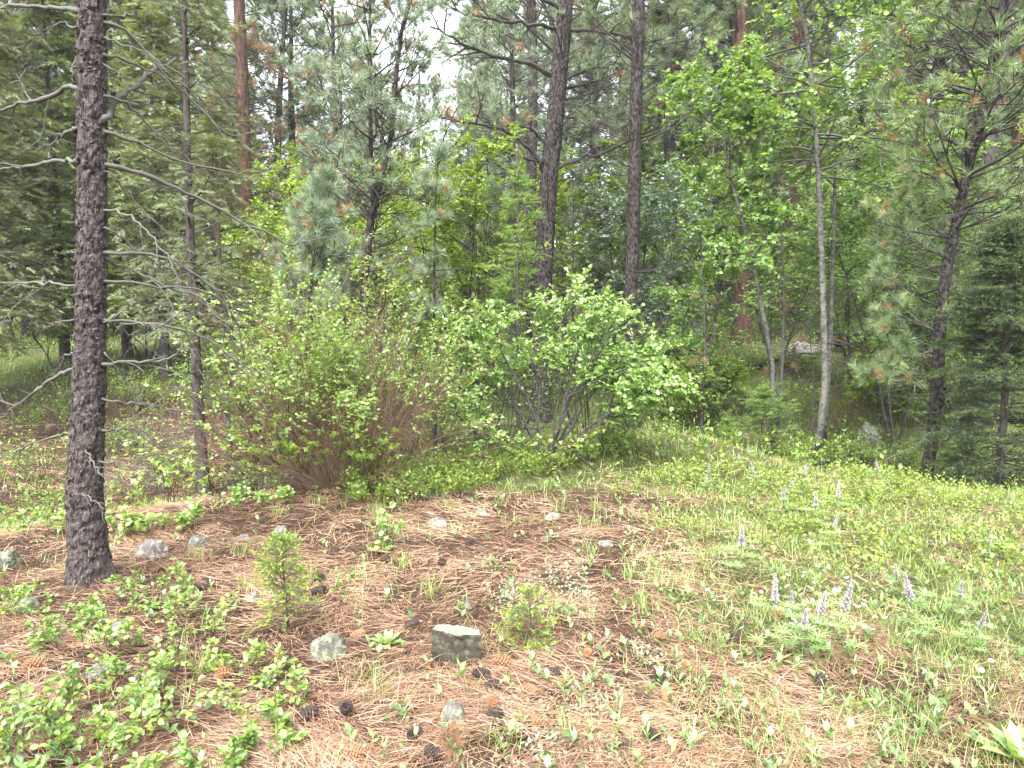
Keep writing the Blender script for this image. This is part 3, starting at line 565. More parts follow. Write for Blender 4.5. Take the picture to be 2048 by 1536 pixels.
heropine('young pine with bluish bottlebrush tufts in front of the forked pine', [(618, 720), (622, 560), (640, 440), (662, 375), (682, 295)], 8.6, 3.75, .034, .008, 'bark_pine', 34,
    lambda g, r, Q: pine_crown(g, r, Q, 1.5, 3.75, .62, .2, 4, 22, .08, 'needle_blue', dead=.03, sub=3, keep=.8), [dict(h0=.7, h1=2.2, n=14, Lm=.6, mat='twig_dark')], sides=12)
# the big leaning pine and its neighbours
def bough(g, r, Q, base, specs, mat='twig_dark', needles=None, keep=.8):
    for pts, Y0, Y1, wd in specs:
        m = len(pts); B = path(np.array([wp(a_, b_, Y0 + (Y1 - Y0) * k_ / (m - 1)) for k_, (a_, b_) in enumerate(pts)]) - base, 18); B[1:] += .015 * r.normal(size=(17, 3))
        w0 = wd / FPX * Y0 * .36; tubes(g, B[None], (w0 * np.linspace(1, .3, 18))[None], 6, mat); ln = np.linalg.norm(B[-1] - B[0])
        p, d, t, i = kids(r, B[None], 9, .25, .98, 45, 12, .3); C = grow(r, p, d, ln * .34 * r.uniform(.4, 1.1, len(p)), 8, .03, .13); tubes(g, C, taper(np.full(len(p), w0 * .38), 8, .3), 4, mat)
        p, d2, t, i = kids(r, C, 3, .3, .98, 42, 12, .2); D = grow(r, p, d2, ln * .14 * r.uniform(.5, 1.1, len(p)), 6, .05, .14); tubes(g, D, taper(np.full(len(p), w0 * .2), 6, .5), 3, mat)
        if needles:
            T = np.concatenate([C[:, -1], D[:, -1], B[-1:]]); dd = np.concatenate([C[:, -1] - C[:, -2], D[:, -1] - D[:, -2], B[-1:] - B[-2:-1]]); k_ = r.uniform(0, 1, len(T)) < keep; T, dd = T[k_], dd[k_]
            putmix(g, TUFTS, r, T, nz(dd), r.normal(size=T.shape), r.uniform(1.0, 1.5, len(T)), np.where(r.uniform(0, 1, len(T)) < .04, .98, np.clip(.5 + .2 * r.normal(size=len(T)), 0, .9)), needles)
t, Q, r = heropine('big leaning pine with thick grey flaky trunk mid stand', [(1082, 800), (1086, 560), (1098, 350), (1108, 270), (1118, 150), (1132, 0)], 13.0, 15, .185, .085, 'bark_pine', 35,
    None, [dict(h0=1.2, h1=6.8, n=95, Lm=2.2, mat='twig_dark', rad=.008, up=.03, el=0, sub=5)], sides=36, rough=.09)
b_ = np.array(t.location); g = G()
bough(g, r, Q, b_, [([(1095, 350), (1060, 300), (1020, 262), (960, 248), (880, 235)], 13, 12.4, 13), ([(1108, 300), (1060, 255), (1010, 250), (950, 228)], 13, 12.5, 11), ([(1112, 155), (1060, 125), (990, 115), (920, 85), (860, 50)], 13, 12.2, 14),
    ([(1120, 60), (1070, 50), (990, 40), (930, 30), (890, 10)], 13, 12, 12), ([(1130, 20), (1050, -20), (960, -10), (880, 5)], 13, 12, 12), ([(1105, 340), (1150, 320), (1200, 310), (1260, 280), (1300, 262), (1335, 240)], 13, 12.4, 11),
    ([(1110, 235), (1160, 232), (1230, 236)], 13, 13.2, 8), ([(1120, 60), (1180, 60), (1240, 70), (1330, 90)], 13, 12.5, 12), ([(1085, 420), (1040, 400), (990, 410), (930, 430)], 13, 12.5, 8), ([(1118, 160), (1150, 150), (1200, 130), (1240, 120)], 13, 12.8, 9)], 'twig_dark', 'needle_blue', .5)
g.obj('low_boughs', t); g = G(); tall_crown(g, r, Q, 4.6, 8, 15, 2.6, .45, mat='needle_blue', keep=.5, dead=.05, up=.04, el=8, azf=lambda az, hs: (np.sin(az) > -.25) | (hs > 8.5)); g.obj('crown', t)
heropine('dark straight pine trunk close behind the leaning big pine', [(1062, 780), (1062, 400), (1066, 150), (1062, 0)], 17.0, 17, .145, .07, 'bark_pine', 36,
    lambda g, r, Q: tall_crown(g, r, Q, 5.5, 9.5, 17, 2.6, .5, mat='needle_pine', keep=.7, azf=lambda az, hs: (np.sin(az) > -.25) | (hs > 8.5)), [dict(h0=1.5, h1=9, n=60, Lm=1.8, mat='twig_dark', rad=.012)], sides=24)
heropine('straight dark pine trunk right of the leaning one, standing behind the round leafy shrub', [(1263, 830), (1262, 600), (1268, 400), (1272, 200), (1278, 0)], 12.3, 14, .122, .066, 'bark_pine', 37,
    lambda g, r, Q: tall_crown(g, r, Q, 5.0, 7.6, 14, 2.0, .42, mat='needle_pine', keep=.6, azf=lambda az, hs: (np.sin(az) > -.25) | (hs > 8.5)), [dict(h0=.9, h1=6.5, n=90, Lm=1.6, mat='twig_dark', rad=.0075, up=.03, el=0, sub=5)], sides=30, rough=.08)
heropine('spindly young pine with curved leader and few tufts before the sky gap', [(868, 760), (868, 560), (871, 420), (874, 330), (888, 270), (915, 215)], 9.3, 4.3, .027, .006, 'bark_pine', 38,
    lambda g, r, Q: pine_crown(g, r, Q, 2.2, 4.3, .42, .3, 3, 30, .1, 'needle_blue', dead=.03, sub=2, keep=.6), [dict(h0=1.2, h1=3.2, n=12, Lm=.55, mat='twig_dark')], sides=10)
heropine('small bright green fir rising in front of the leaning big pine', [(1036, 790), (1035, 560), (1037, 420), (1037, 292)], 9.4, 3.95, .028, .004, 'bark_fir', 39,
    lambda g, r, Q: fir_crown(g, r, Q, .6, 3.95, .95, .21, 4, 14, .0, 'fir_bright', sprays=BRUSH, fat=.11, sub=7, ns=3, pw=.8), None, name='fir_tree', sides=10)
# right pine with long tufts
t, Q, r = heropine('crooked pine with long needle tufts at right, rising behind the green patch', [(1862, 936), (1868, 860), (1878, 700), (1884, 600), (1900, 500), (1925, 390), (1945, 300), (1958, 250), (1985, 130), (2010, 0)], 8.8, 8.5, .076, .026, 'bark_pine', 40,
    None, [dict(h0=.5, h1=3.6, n=46, Lm=.9, mat='twig_grey', rad=.008, up=.0)], sides=30, rough=.10)
g = G(); pine_crown(g, r, Q, 1.15, 8.3, 1.75, .24, 5, 8, .04, 'needle_pine', dead=.08, keep=.75, sub=4, fat=.95, azf=lambda az, hs: (np.sin(az) > -.5) | (hs > 3.2)); g.obj('crown', t)
heropine('dense dark green fir crowding the right border behind the shrubby patch', [(2015, 990), (2016, 700), (2018, 500)], 7.9, 3.0, .05, .01, 'bark_fir', 41,
    lambda g, r, Q: fir_crown(g, r, Q, .10, 3.0, 1.05, .10, 7, 4, -.02, 'fir_dark', sprays=BRUSH, fat=.14, sub=8, ns=4, pw=.6), None, name='fir_tree')
heropine('old reddish pine trunk with a flared foot up the slope behind the slim leaning aspen', [(1484, 700), (1488, 450), (1482, 200), (1478, 0)], 20, 18, .25, .14, 'bark_red', 42,
    lambda g, r, Q: tall_crown(g, r, Q, 3.2, 11, 18, 3.0, .6, mat='needle_pine', tufts=TUFTS_FAT, fat=1.15, keep=.75), [dict(h0=1.4, h1=9, n=70, Lm=2.4, mat='twig_dark', rad=.016)], sides=32, rough=.08, flare=.5)
t, Q, r = heropine('tall dark pine at upper right with heavy sweeping black boughs', [(1975, 640), (1968, 400), (1990, 200), (2005, 0)], 13.5, 16, .20, .10, 'bark_black', 43,
    lambda g, r, Q: tall_crown(g, r, Q, 4.0, 8.0, 16, 3.1, .62, mat='needle_pine', fat=1.1, keep=.6), None, sides=26)
b_ = np.array(t.location); g = G()
bough(g, r, Q, b_, [([(1975, 110), (1930, 95), (1880, 90), (1820, 110), (1760, 130)], 13.4, 12.6, 18), ([(1975, 250), (1900, 260), (1840, 255), (1760, 250), (1700, 285), (1640, 290)], 13.4, 12.6, 17), ([(1980, 150), (1900, 140), (1850, 145)], 13.4, 13, 14),
    ([(1970, 290), (1880, 275), (1800, 285), (1720, 295), (1650, 283)], 13.4, 12.8, 12), ([(1975, 20), (1900, 10), (1800, 30), (1700, 20)], 13.4, 12.6, 14)], 'twig_black', 'needle_pine', .35); g.obj('heavy_boughs', t)

# ------------------------------------------------------------------ aspens
def aspen(label, pts, Yd, H, r0, r1, seed, crown=None, dead=None):
    P = trunk_at(pts, Yd, H, 90); base = P[0].copy(); base[2] += .05; Q = P - base; r = rs(seed)
    t = thing('aspen_tree', label, 'tree', base, 'pale barked aspens on the right'); u = np.linspace(0, 1, len(Q)); g = G(); trunkmesh(g, Q, r1 + (r0 - r1) * (1 - u) ** .8, 20, 'bark_aspen', seed, .025, .25, (5, 4))
    g.obj('trunk', t, smooth=True)
    if dead: g = G(); [dead_branches(g, r, Q, **k_) for k_ in dead]; g.obj('dead_branches', t, stuff=True)
    if crown: g = G(); crown(g, r, Q); g.obj('crown', t)
aspen('tallest pale aspen with a blackened foot and leafy top, nearest of the three', [(1642, 905), (1651, 760), (1646, 600), (1640, 420), (1634, 290), (1626, 180), (1615, 80), (1600, 0)], 10.4, 8.4, .054, .016, 51,
    lambda g, r, Q: (leafy_crown(g, r, Q, 4.3, 8.3, 1.9, 40, 5, 8, .068, ROUND, 'leaf_aspen', 'twig_grey', 22, -.01, .5), leafy_crown(g, r, Q, 4.2, 6.6, 2.1, 20, 5, 9, .068, ROUND, 'leaf_aspen', 'twig_grey', 5, -.02, .2)),
    [dict(h0=1.0, h1=4.6, n=44, Lm=1.0, mat='twig_dark', rad=.006, el=10)])
aspen('thin pale aspen with a snapped bare top just behind the tallest one', [(1655, 880), (1660, 700), (1666, 500), (1671, 335)], 11.2, None, .040, .024, 52, None, [dict(h0=1.0, h1=3.6, n=26, Lm=.9, mat='twig_dark', rad=.005)])
aspen('slim aspen leaning left with a bright leafy top over a bare stem', [(1556, 868), (1545, 720), (1528, 640), (1508, 540), (1488, 450), (1462, 360), (1445, 270)], 10.8, 5.8, .044, .012, 53,
    lambda g, r, Q: leafy_crown(g, r, Q, 2.9, 5.7, 1.25, 34, 5, 8, .066, ROUND, 'leaf_aspen', 'twig_grey', 15, -.01, .3), [dict(h0=1.0, h1=3.0, n=14, Lm=.7, mat='twig_grey', rad=.005)])
for k_, (pts, Yd, r0, lab) in enumerate([([(1560, 850), (1566, 700), (1568, 560), (1560, 430)], 10.6, .030, 'thin dark dead sapling beside the leaning aspen'), ([(1406, 860), (1410, 700), (1407, 560), (1400, 470)], 11, .024, 'thin dark leafless sapling with rusty needles right of the round shrub'),
    ([(1632, 850), (1628, 760), (1618, 650)], 10.9, .016, 'short dead stick sapling just left of the tallest aspen')]):
    heropine(lab, pts, Yd, None, r0, r0 * .4, 'bark_black', 60 + k_, (lambda g, r, Q: pine_crown(g, r, Q, 1.2, 2.4, .45, .3, 3, 5, .05, 'needle_dead', dead=0, sub=2, keep=.14, tufts=TUFTS, fat=.7)) if k_ < 2 else None, [dict(h0=.3, h1=2.2, n=26, Lm=.7, mat='twig_dark', rad=.005)], sides=8, name='dead_sapling', cat='sapling')

# ------------------------------------------------------------------ bright understory trees in the middle
def under(label, px, Yd, H, Lm, mat, S, seed, tpl=LEAF2, stems=3, nb=16, nl=8, el=35, name='leafy_sapling', sp=.3, group=None, cat='sapling'):
    b = onground(px, Yd); r = rs(seed); t = thing(name, label, cat, b, group); gs = G(); gc = G()
    for k_ in range(stems):
        a_ = r.uniform(0, math.tau); Pp = grow(r, np.array([[.05 * math.cos(a_), .05 * math.sin(a_), -.05]]), np.array([[sp * math.cos(a_), sp * math.sin(a_), 1.]]), H * r.uniform(.8, 1.05), 30, .01, .035)
        tubes(gs, Pp, taper(np.array([.012 + .004 * H]), 30, .15), 6, 'bark_fir'); leafy_crown(gc, r, Pp[0], H * .16, H * .93, Lm, nb, 5, nl, S, tpl, mat, 'twig_dark', el, .01, .4)
    gs.obj('stems' if stems > 1 else 'stem', t, smooth=True); gc.obj('crown', t); return t
U1 = under('tall bright lime green sapling behind the twiggy shrub, below the forked pine', 790, 12.5, 4.6, 1.3, 'leaf_lime', .075, 71)
under('broad bright green leafy sapling behind the gap of the two shrubs', 920, 13.5, 4.9, 1.5, 'leaf_lime', .08, 72)
under('bright green sapling left of the forked pine behind the twiggy shrub', 590, 12.0, 3.7, 1.2, 'leaf_lime', .07, 73)
under('leafy sapling with fresh green leaves behind the leaning big pine', 1150, 15.5, 4.6, 1.3, 'leaf_lime', .085, 74)
under('blue green leafy sapling between the straight pine and the old reddish pine', 1330, 14.5, 4.4, 1.25, 'leaf_blue', .09, 75)
under('pale blue green bushy sapling directly behind the straight pine', 1235, 15.0, 4.7, 1.1, 'leaf_blue', .09, 76)
under('low green sapling thicket right of the straight pine', 1350, 12.5, 2.3, .9, 'leaf_aspen', .07, 77)
under('bright green broadleaf sapling under the leaning aspen crown', 1560, 15.5, 3.9, 1.3, 'leaf_aspen', .08, 78)
under('broadleaf sapling with fresh leaves behind the tall aspen', 1720, 14.0, 4.6, 1.3, 'leaf_aspen', .085, 79, nb=14)
under('low spreading broadleaf bush on the slope between aspens and crooked pine', 1760, 12.5, 1.35, .9, 'leaf_carpet', .08, 80, nb=14, sp=.8)
under('broadleaf sapling with hanging bright leaves left of the leaning aspen top', 1400, 11.5, 4.6, .75, 'leaf_aspen', .065, 88, ROUND, 1, 22)
under('green sapling between the crooked pine and the snapped aspen', 1800, 11.5, 4.2, 1.2, 'leaf_aspen', .07, 181)
under('leafy young tree whose bright leaves hang over the crooked pine top', 1960, 12.5, 6.2, 1.6, 'leaf_aspen', .08, 182)
under('leafy bush at the top of the slope right of the crooked pine trunk', 1935, 12.0, 3.6, 1.2, 'leaf_aspen', .075, 81)
under('soft green bush on the meadow at the left behind the nearest trunk', 110, 17.0, 2.2, 1.4, 'leaf_lime', .08, 82, sp=.7)
under('yellow green bush at the back seen through the slender fir', 290, 18.0, 4.0, 1.5, 'leaf_lime', .09, 83, sp=.4)
under('small green understory bush behind the thin dark fir stem', 520, 10.0, 1.7, .75, 'leaf_shrub', .055, 84, sp=.7)
under('yellowish bush right of the round shrub before the slope', 1375, 11.6, 1.2, .6, 'leaf_lime', .05, 85, sp=.9)
under('tall lime green sapling far back right of the sky gap', 1000, 15.5, 5.2, 1.5, 'leaf_lime', .10, 86)
under('far lime green sapling seen under the forked pine', 690, 14.5, 4.8, 1.5, 'leaf_lime', .09, 87)

# ------------------------------------------------------------------ the shrubs
def leaf_parts(parent, r, P, n, S, me, tpl_d=(0, 0, -.1), t0=.4):
    """individual leaves as parts that share mesh data"""
    p, d, t, i = kids(r, P, max(1, int(math.ceil(n / len(P)))), t0, 1.0, 50, 15, .55); sel = r.permutation(len(p))[:n]
    for k_ in sel:
        y = nz(d[k_] + np.array(tpl_d)); x = nz(np.cross(y, nz(r.normal(size=3) * .7 + [0, -.35, 1.1]))); z = np.cross(x, y); s = S * r.uniform(.7, 1.15)
        o = bpy.data.objects.new('leaf', me[int(r.integers(len(me)))]); COL.objects.link(o); o.parent = parent
        o.matrix_local = Matrix(((x[0] * s, y[0] * s, z[0] * s, p[k_][0]), (x[1] * s, y[1] * s, z[1] * s, p[k_][1]), (x[2] * s, y[2] * s, z[2] * s, p[k_][2]), (0, 0, 0, 1)))
def leafmeshes(tpl, mat, vs=(.3, .5, .7, .9)):
    out = []
    for v in vs: g = G(); g.add(tpl[0], tpl[1], tpl[2], v, mat); out.append(g.mesh('leaf'))
    return out
LM_SERV = leafmeshes(LEAFB, 'leaf_service'); LM_MAPLE = leafmeshes(MAPLE, 'leaf_maple', (.35, .55, .75, .95)); LM_CARP = leafmeshes(LEAFB, 'leaf_snow'); LM_FORB = leafmeshes(LANCE, 'forb', (.3, .5, .7)); LM_SHRUB = leafmeshes(LEAFB, 'leaf_shrub', (.45, .7, .95))
def wob_stems(r, n, spread, H, K=14, up=.0, wob=.07, r0=.10, lo=8):
    a_ = r.uniform(0, math.tau, n); th = np.radians(np.abs(r.uniform(lo, spread, n))); p = np.stack([r0 * np.cos(a_), r0 * np.sin(a_), -.03 + 0 * a_], 1); d = np.stack([np.sin(th) * np.cos(a_), np.sin(th) * np.sin(a_), np.cos(th)], 1)
    return grow(r, p, d, H * r.uniform(.65, 1.05, n) * (1 - .12 * th), K, up, wob)
# twiggy brown shrub
b = onground(668, 6.8); r = rs(91); t = thing('shrub', 'wide twiggy shrub of many brown canes with small sparse yellow green leaves', 'shrub', b); g = G(); gl = G()
C0 = np.concatenate([wob_stems(r, 60, 42, 2.45, 16, .012, .07, .12, 3), wob_stems(r, 50, 60, 2.0, 16, .0, .09, .22, 12) + np.array([.18, .1, 0]), wob_stems(r, 35, 50, 2.1, 16, -.01, .09, .15, 5) + np.array([-.3, .15, 0])]); tubes(g, C0[:, ::3], taper(r.uniform(.004, .008, 145), 6, .3), 3, 'twig_tan')
C1b = wob_stems(r, 90, 70, 1.25, 12, .02, .07, .2, 30); tubes(g, C1b[:, [0, 3, 6, 9, 11]], taper(r.uniform(.003, .006, 90), 5, .3), 3, 'twig_tan')
p, d, tt, i = kids(r, C0, 10, .25, .98, 30, 9); C1 = grow(r, p, d, .62 * (1.15 - tt) * r.uniform(.6, 1.3, len(p)), 8, .02, .10); tubes(g, C1[:, [0, 2, 5, 7]], taper(np.full(len(p), .0030), 4, .4), 3, 'twig_brown')
p, d, tt, i = kids(r, C1, 3, .2, .98, 38, 12); C2 = grow(r, p, d, .17 * r.uniform(.5, 1.4, len(p)), 5, .02, .12); tubes(g, C2[:, [0, 4]], taper(np.full(len(p), .0018), 2, .5), 3, 'twig_brown')
hh = C2[:, -1, 2]; sel = r.uniform(0, 1, len(C2)) < np.clip(.16 + .70 * sstep(.7, 1.5, hh), 0, 1) * (.35 + 1.3 * sstep(.40, .56, fbm(C2[:, -1, 0] * 3 + 9, C2[:, -1, 2] * 3 + C2[:, -1, 1] * 2, 17, 3))); leaves(gl, r, C2[sel], 7, .1, 1, LEAF2, .048, 'leaf_shrub', vm=.78)
g.obj('canes', t); gl.obj('leaves', t, stuff=True)
# round leafy shrub
b = gp(1085, 935); r = rs(92); t = thing('shrub', 'round leafy shrub with black crooked stems and fresh pale green leaves in the middle', 'shrub', b); g = G(); gl = G()
SP = [([(1085, 935), (1115, 880), (1130, 800), (1150, 720), (1175, 640), (1190, 600)], 0, 13), ([(1085, 935), (1078, 850), (1040, 770), (1010, 720), (1000, 680), (965, 640)], -.2, 11), ([(1090, 935), (1120, 850), (1135, 790), (1180, 765), (1240, 740), (1300, 720)], -.3, 11),
      ([(1085, 935), (1060, 860), (1020, 810), (950, 760), (930, 700)], .3, 9), ([(1090, 940), (1140, 880), (1200, 840), (1260, 800), (1330, 770)], -.4, 9), ([(1080, 935), (1075, 800), (1070, 700), (1060, 620)], .3, 8),
      ([(1095, 935), (1150, 820), (1200, 700), (1260, 640)], .4, 10), ([(1085, 935), (1110, 850), (1120, 740), (1130, 620), (1150, 570)], .5, 8), ([(1090, 935), (1180, 890), (1240, 830), (1290, 760)], .5, 9), ([(1080, 940), (1010, 900), (950, 860), (920, 800)], -.2, 8), ([(1090, 935), (1180, 860), (1270, 800), (1350, 770)], -.1, 9), ([(1095, 935), (1170, 800), (1250, 720), (1330, 690)], .1, 10), ([(1085, 935), (1040, 820), (970, 720), (910, 660)], .1, 9), ([(1090, 935), (1140, 800), (1200, 690), (1240, 620)], -.3, 9)]
B0 = []
for pts, dz, wd in SP:
    m = len(pts); q = path(np.array([wp(a_, b2, b[1] + dz * k_ / (m - 1)) for k_, (a_, b2) in enumerate(pts)]) - b, 18); q[2:-1] += .012 * r.normal(size=(15, 3)); B0.append(q); w0 = wd / FPX * b[1] * .5; tubes(g, q[None], (w0 * .68 * np.linspace(1, .3, 18))[None], 7, 'bark_black')
B0 = np.array(B0); p, d, tt, i = kids(r, B0, 11, .48, 1, 45, 14, .2); C1 = grow(r, p, d, .50 * (1.25 - tt) * r.uniform(.6, 1.2, len(p)), 8, .015, .13); tubes(g, C1, taper(np.full(len(p), .0048), 8, .3), 4, 'twig_black')
p, d, tt, i = kids(r, C1, 5, .2, 1, 42, 12, .3); C2 = grow(r, p, d, .26 * r.uniform(.5, 1.25, len(p)), 6, .02, .12); tubes(g, C2, taper(np.full(len(p), .0026), 6, .4), 3, 'twig_black')
leaves(gl, r, C2, 12, .15, 1, LEAF4, .060, 'leaf_service', vm=.62, vs=.28); leaves(gl, r, C1, 5, .5, 1, LEAF4, .048, 'leaf_service', vm=.6)
g.obj('stems', t, smooth=True); gl.obj('leaves', t, stuff=True)
nr = C2[np.argsort(C2[:, -1, 1] - .35 * C2[:, -1, 2])][:220]; leaf_parts(t, r, nr, 300, .055, LM_SERV)
# smaller shrubs of the thicket
def bush(label, px, py, H, n, spread, S, mat, seed, twig='twig_dark', tpl=LEAF2, nl=5, Yd=None, cw=.0026, name='shrub', group=None, parts=0, me=None, Lc=.5, leafy=True):
    b = gp(px, py) if Yd is None else onground(px, Yd); r = rs(seed); t = thing(name, label, 'shrub' if name == 'shrub' else 'plant', b, group); g = G(); gl = G()
    A_ = wob_stems(r, n, spread, H, 9, .0, .09, .05 + .05 * H, 5); tubes(g, A_, taper(r.uniform(.5, 1, n) * (.0028 + .0028 * H), 9, .3), 4, twig)
    p, d, tt, i = kids(r, A_, 5, .3, .98, 42, 12, .2); B_ = grow(r, p, d, H * Lc * (1.2 - tt) * r.uniform(.5, 1.1, len(p)), 6, .01, .12); tubes(g, B_, taper(np.full(len(p), cw), 6, .4), 3, twig)
    g.obj('stems', t)
    if leafy:
        leaves(gl, r, B_, nl, .15, 1, tpl, S, mat); leaves(gl, r, A_, 3, .5, 1, tpl, S, mat); gl.obj('leaves', t, stuff=True)
    if parts: leaf_parts(t, r, B_, parts, S * 1.05, me)
    return t
bush('dark twiggy shrub with small leaves filling the hollow between the two large shrubs', 900, 905, 1.15, 46, 50, .032, 'leaf_carpet', 101, 'twig_dark', nl=6)
bush('dense small leaved shrub just left of the black stemmed shrub foot', 985, 900, .95, 40, 48, .034, 'leaf_carpet', 102, 'twig_dark', nl=6)
bush('low leafy shrub at the right foot of the round shrub', 1215, 905, .5, 24, 55, .036, 'leaf_carpet', 103, 'twig_dark', nl=6)
bush('upright tangle of bare twigs and pale leaves rising behind the twiggy shrub', 800, 900, 2.5, 26, 38, .05, 'leaf_shrub', 104, 'twig_dark', nl=6, Yd=8.6)
bush('leafy green shrub rising behind the left part of the twiggy shrub', 590, 900, 2.1, 18, 34, .05, 'leaf_shrub', 105, 'twig_dark', nl=5, Yd=8.9)
bush('pale green shrub rising behind the round leafy shrub', 985, 900, 2.5, 30, 26, .052, 'leaf_shrub', 106, 'twig_dark', nl=5, Yd=9.2)
bush('fresh green shrub behind the right shoulder of the round shrub', 1180, 900, 2.0, 26, 34, .052, 'leaf_service', 107, 'twig_dark', nl=5, Yd=9.0)
bush('bare thorny twig tangle in the hollow between the nearest trunk and the slender fir', 280, 0, .9, 40, 70, .03, 'leaf_carpet', 116, 'twig_grey', nl=1, Yd=8.6, leafy=False)
bush('bare dark twig tangle right of the slender fir foot', 470, 0, 1.0, 44, 70, .03, 'leaf_carpet', 117, 'twig_dark', nl=1, Yd=8.4, leafy=False)
bush('small leafy shrub in the hollow left of the twiggy shrub foot', 520, 0, .55, 22, 60, .04, 'leaf_snow', 118, 'twig_dark', nl=4, Yd=7.4)
bush('grey bare twig shrub behind the slender fir foot', 300, 800, 1.0, 30, 60, .03, 'leaf_carpet', 108, 'twig_grey', nl=1, Yd=10.5)
bush('shady low shrub at the foot of the slender fir', 330, 920, .6, 26, 60, .035, 'leaf_carpet', 109, 'twig_dark', nl=4, Yd=9.4)
bush('low green shrub below the tall aspen at its right', 1710, 880, .6, 26, 60, .05, 'leaf_carpet', 110, nl=5, Yd=10.2)
bush('low green shrub between the tall aspen and the leaning one', 1600, 880, .55, 26, 60, .045, 'leaf_carpet', 111, nl=5, Yd=10.0)
bush('shadowed leafy shrub at the foot of the crooked pine', 1800, 900, .6, 26, 60, .045, 'leaf_carpet', 112, nl=4, Yd=9.8)
bush('mid green shrub left of the small fir on the slope', 1440, 880, .7, 30, 50, .04, 'leaf_carpet', 113, nl=5, Yd=10.8)
bush('leafy shrub on the slope above the white speckled boulder', 1770, 760, .9, 24, 65, .07, 'leaf_carpet', 114, nl=5, Yd=13.5)
bush('bare grey twig tangle on the slope behind the small fir', 1470, 0, 1.0, 34, 70, .03, 'leaf_carpet', 191, 'twig_dark', nl=1, Yd=12.4, leafy=False)
bush('bare brown twig tangle on the slope right of the tall aspen', 1700, 0, .9, 34, 72, .03, 'leaf_carpet', 192, 'twig_brown', nl=1, Yd=12.2, leafy=False)
bush('small bright bush on the slope above the purplish outcrop', 1600, 0, .6, 30, 70, .07, 'leaf_lime', 193, 'twig_dark', nl=5, Yd=16.5)
bush('fine leaved shrub right of the crooked pine foot', 1960, 900, .7, 26, 60, .04, 'leaf_carpet', 115, nl=4, Yd=8.7)
for k_, (px, Yd, H, lab) in enumerate([(60, 9.2, .8, 'soft green shrub low at the far left edge'), (130, 7.4, .55, 'low shrub directly left of the nearest trunk'), (30, 6.6, .6, 'leafy shrub at the left edge beside the nearest trunk'), (90, 12, .9, 'pale shrub on the left meadow edge'),
        (230, 11.0, .7, 'small shrub on the meadow right behind the nearest trunk'), (-60, 8, .9, 'shrub beyond the left border'), (270, 14, .9, 'bright low shrub on the meadow between nearest trunk and slender fir'), (170, 14.5, 1.0, 'bright bush on the meadow straight behind the nearest trunk')]):
    bush(lab, px, 0, H, 30 if Yd > 10 else 16, 58, .045, 'leaf_lime' if Yd > 13 else 'leaf_carpet', 120 + k_, nl=5 if Yd > 10 else 3, Yd=Yd)

# maple-leaved sprays: long low branches with lobed leaves
def maple(label, bx, by, tips, seed, n, S=.084, Yoff=None, H=.35):
    b = onground(bx, Yoff) if Yoff else gp(bx, by); r = rs(seed); t = thing('maple_sapling', label, 'sapling', b); g = G(); A_ = []
    for (tx, ty, dy_) in tips:
        e_ = wp(tx, ty, b[1] + dy_) - b; m_ = e_ * .5 + np.array([0, 0, .10 + .3 * abs(e_[2]) * 0]); q = path(np.array([[0, 0, -.02], e_ * .15 + [0, 0, H * .35], m_ + [0, 0, .05], e_]), 12); q[1:] += .012 * r.normal(size=(11, 3)); A_.append(q)
    A_ = np.array(A_); tubes(g, A_, taper(np.full(len(A_), .0065), 12, .3), 5, 'twig_brown'); p, d, tt, i = kids(r, A_, 5, .35, 1, 45, 12, .7); B_ = grow(r, p, d, .16 * r.uniform(.5, 1.3, len(p)), 5, .02, .1); tubes(g, B_, taper(np.full(len(p), .0028), 5, .5), 4, 'twig_brown')
    g.obj('stems', t); leaf_parts(t, r, np.concatenate([B_]), n, S, LM_MAPLE, (0, -.35, -.35), .2); return t
maple('low maple sapling whose lime lobed leaves spread in front of the twiggy shrub', 600, 975, [(420, 850, -.3), (480, 880, -.3), (520, 845, -.4), (560, 865, -.4), (600, 880, -.5), (450, 900, -.2), (540, 900, -.3), (650, 870, -.4)], 131, 220, .08, 6.7)
maple('lobed leaf sapling whose leaves hang before the right half of the twiggy shrub', 740, 985, [(660, 870, -.3), (700, 860, -.4), (745, 875, -.5), (780, 870, -.4), (640, 890, -.3), (715, 900, -.5), (790, 885, -.2)], 132, 150, .08, 6.7)
maple('yellow green lobed leaf sapling on the bare litter right of the nearest trunk', 330, 985, [(255, 905, -.2), (275, 880, .1), (310, 900, -.3), (350, 885, -.2), (380, 900, -.2), (300, 930, -.4), (260, 950, -.3), (400, 930, -.3)], 133, 120, .07, 6.9)
maple('little lobed leaf sapling beside the foot of the slender fir', 415, 1000, [(390, 930, -.2), (430, 940, -.2), (405, 965, -.3)], 134, 34, .065, 7.2)
maple('lime lobed leaf sprig low at the round shrub stems', 1100, 950, [(1060, 880, -.3), (1090, 870, -.4), (1200, 860, -.4), (1230, 845, -.3), (1150, 890, -.5)], 135, 60, .06)
maple('tiny lobed leaf seedling at the right foot of the nearest trunk', 250, 1010, [(225, 985, -.1), (265, 975, -.1), (280, 1000, -.2)], 136, 26, .06)

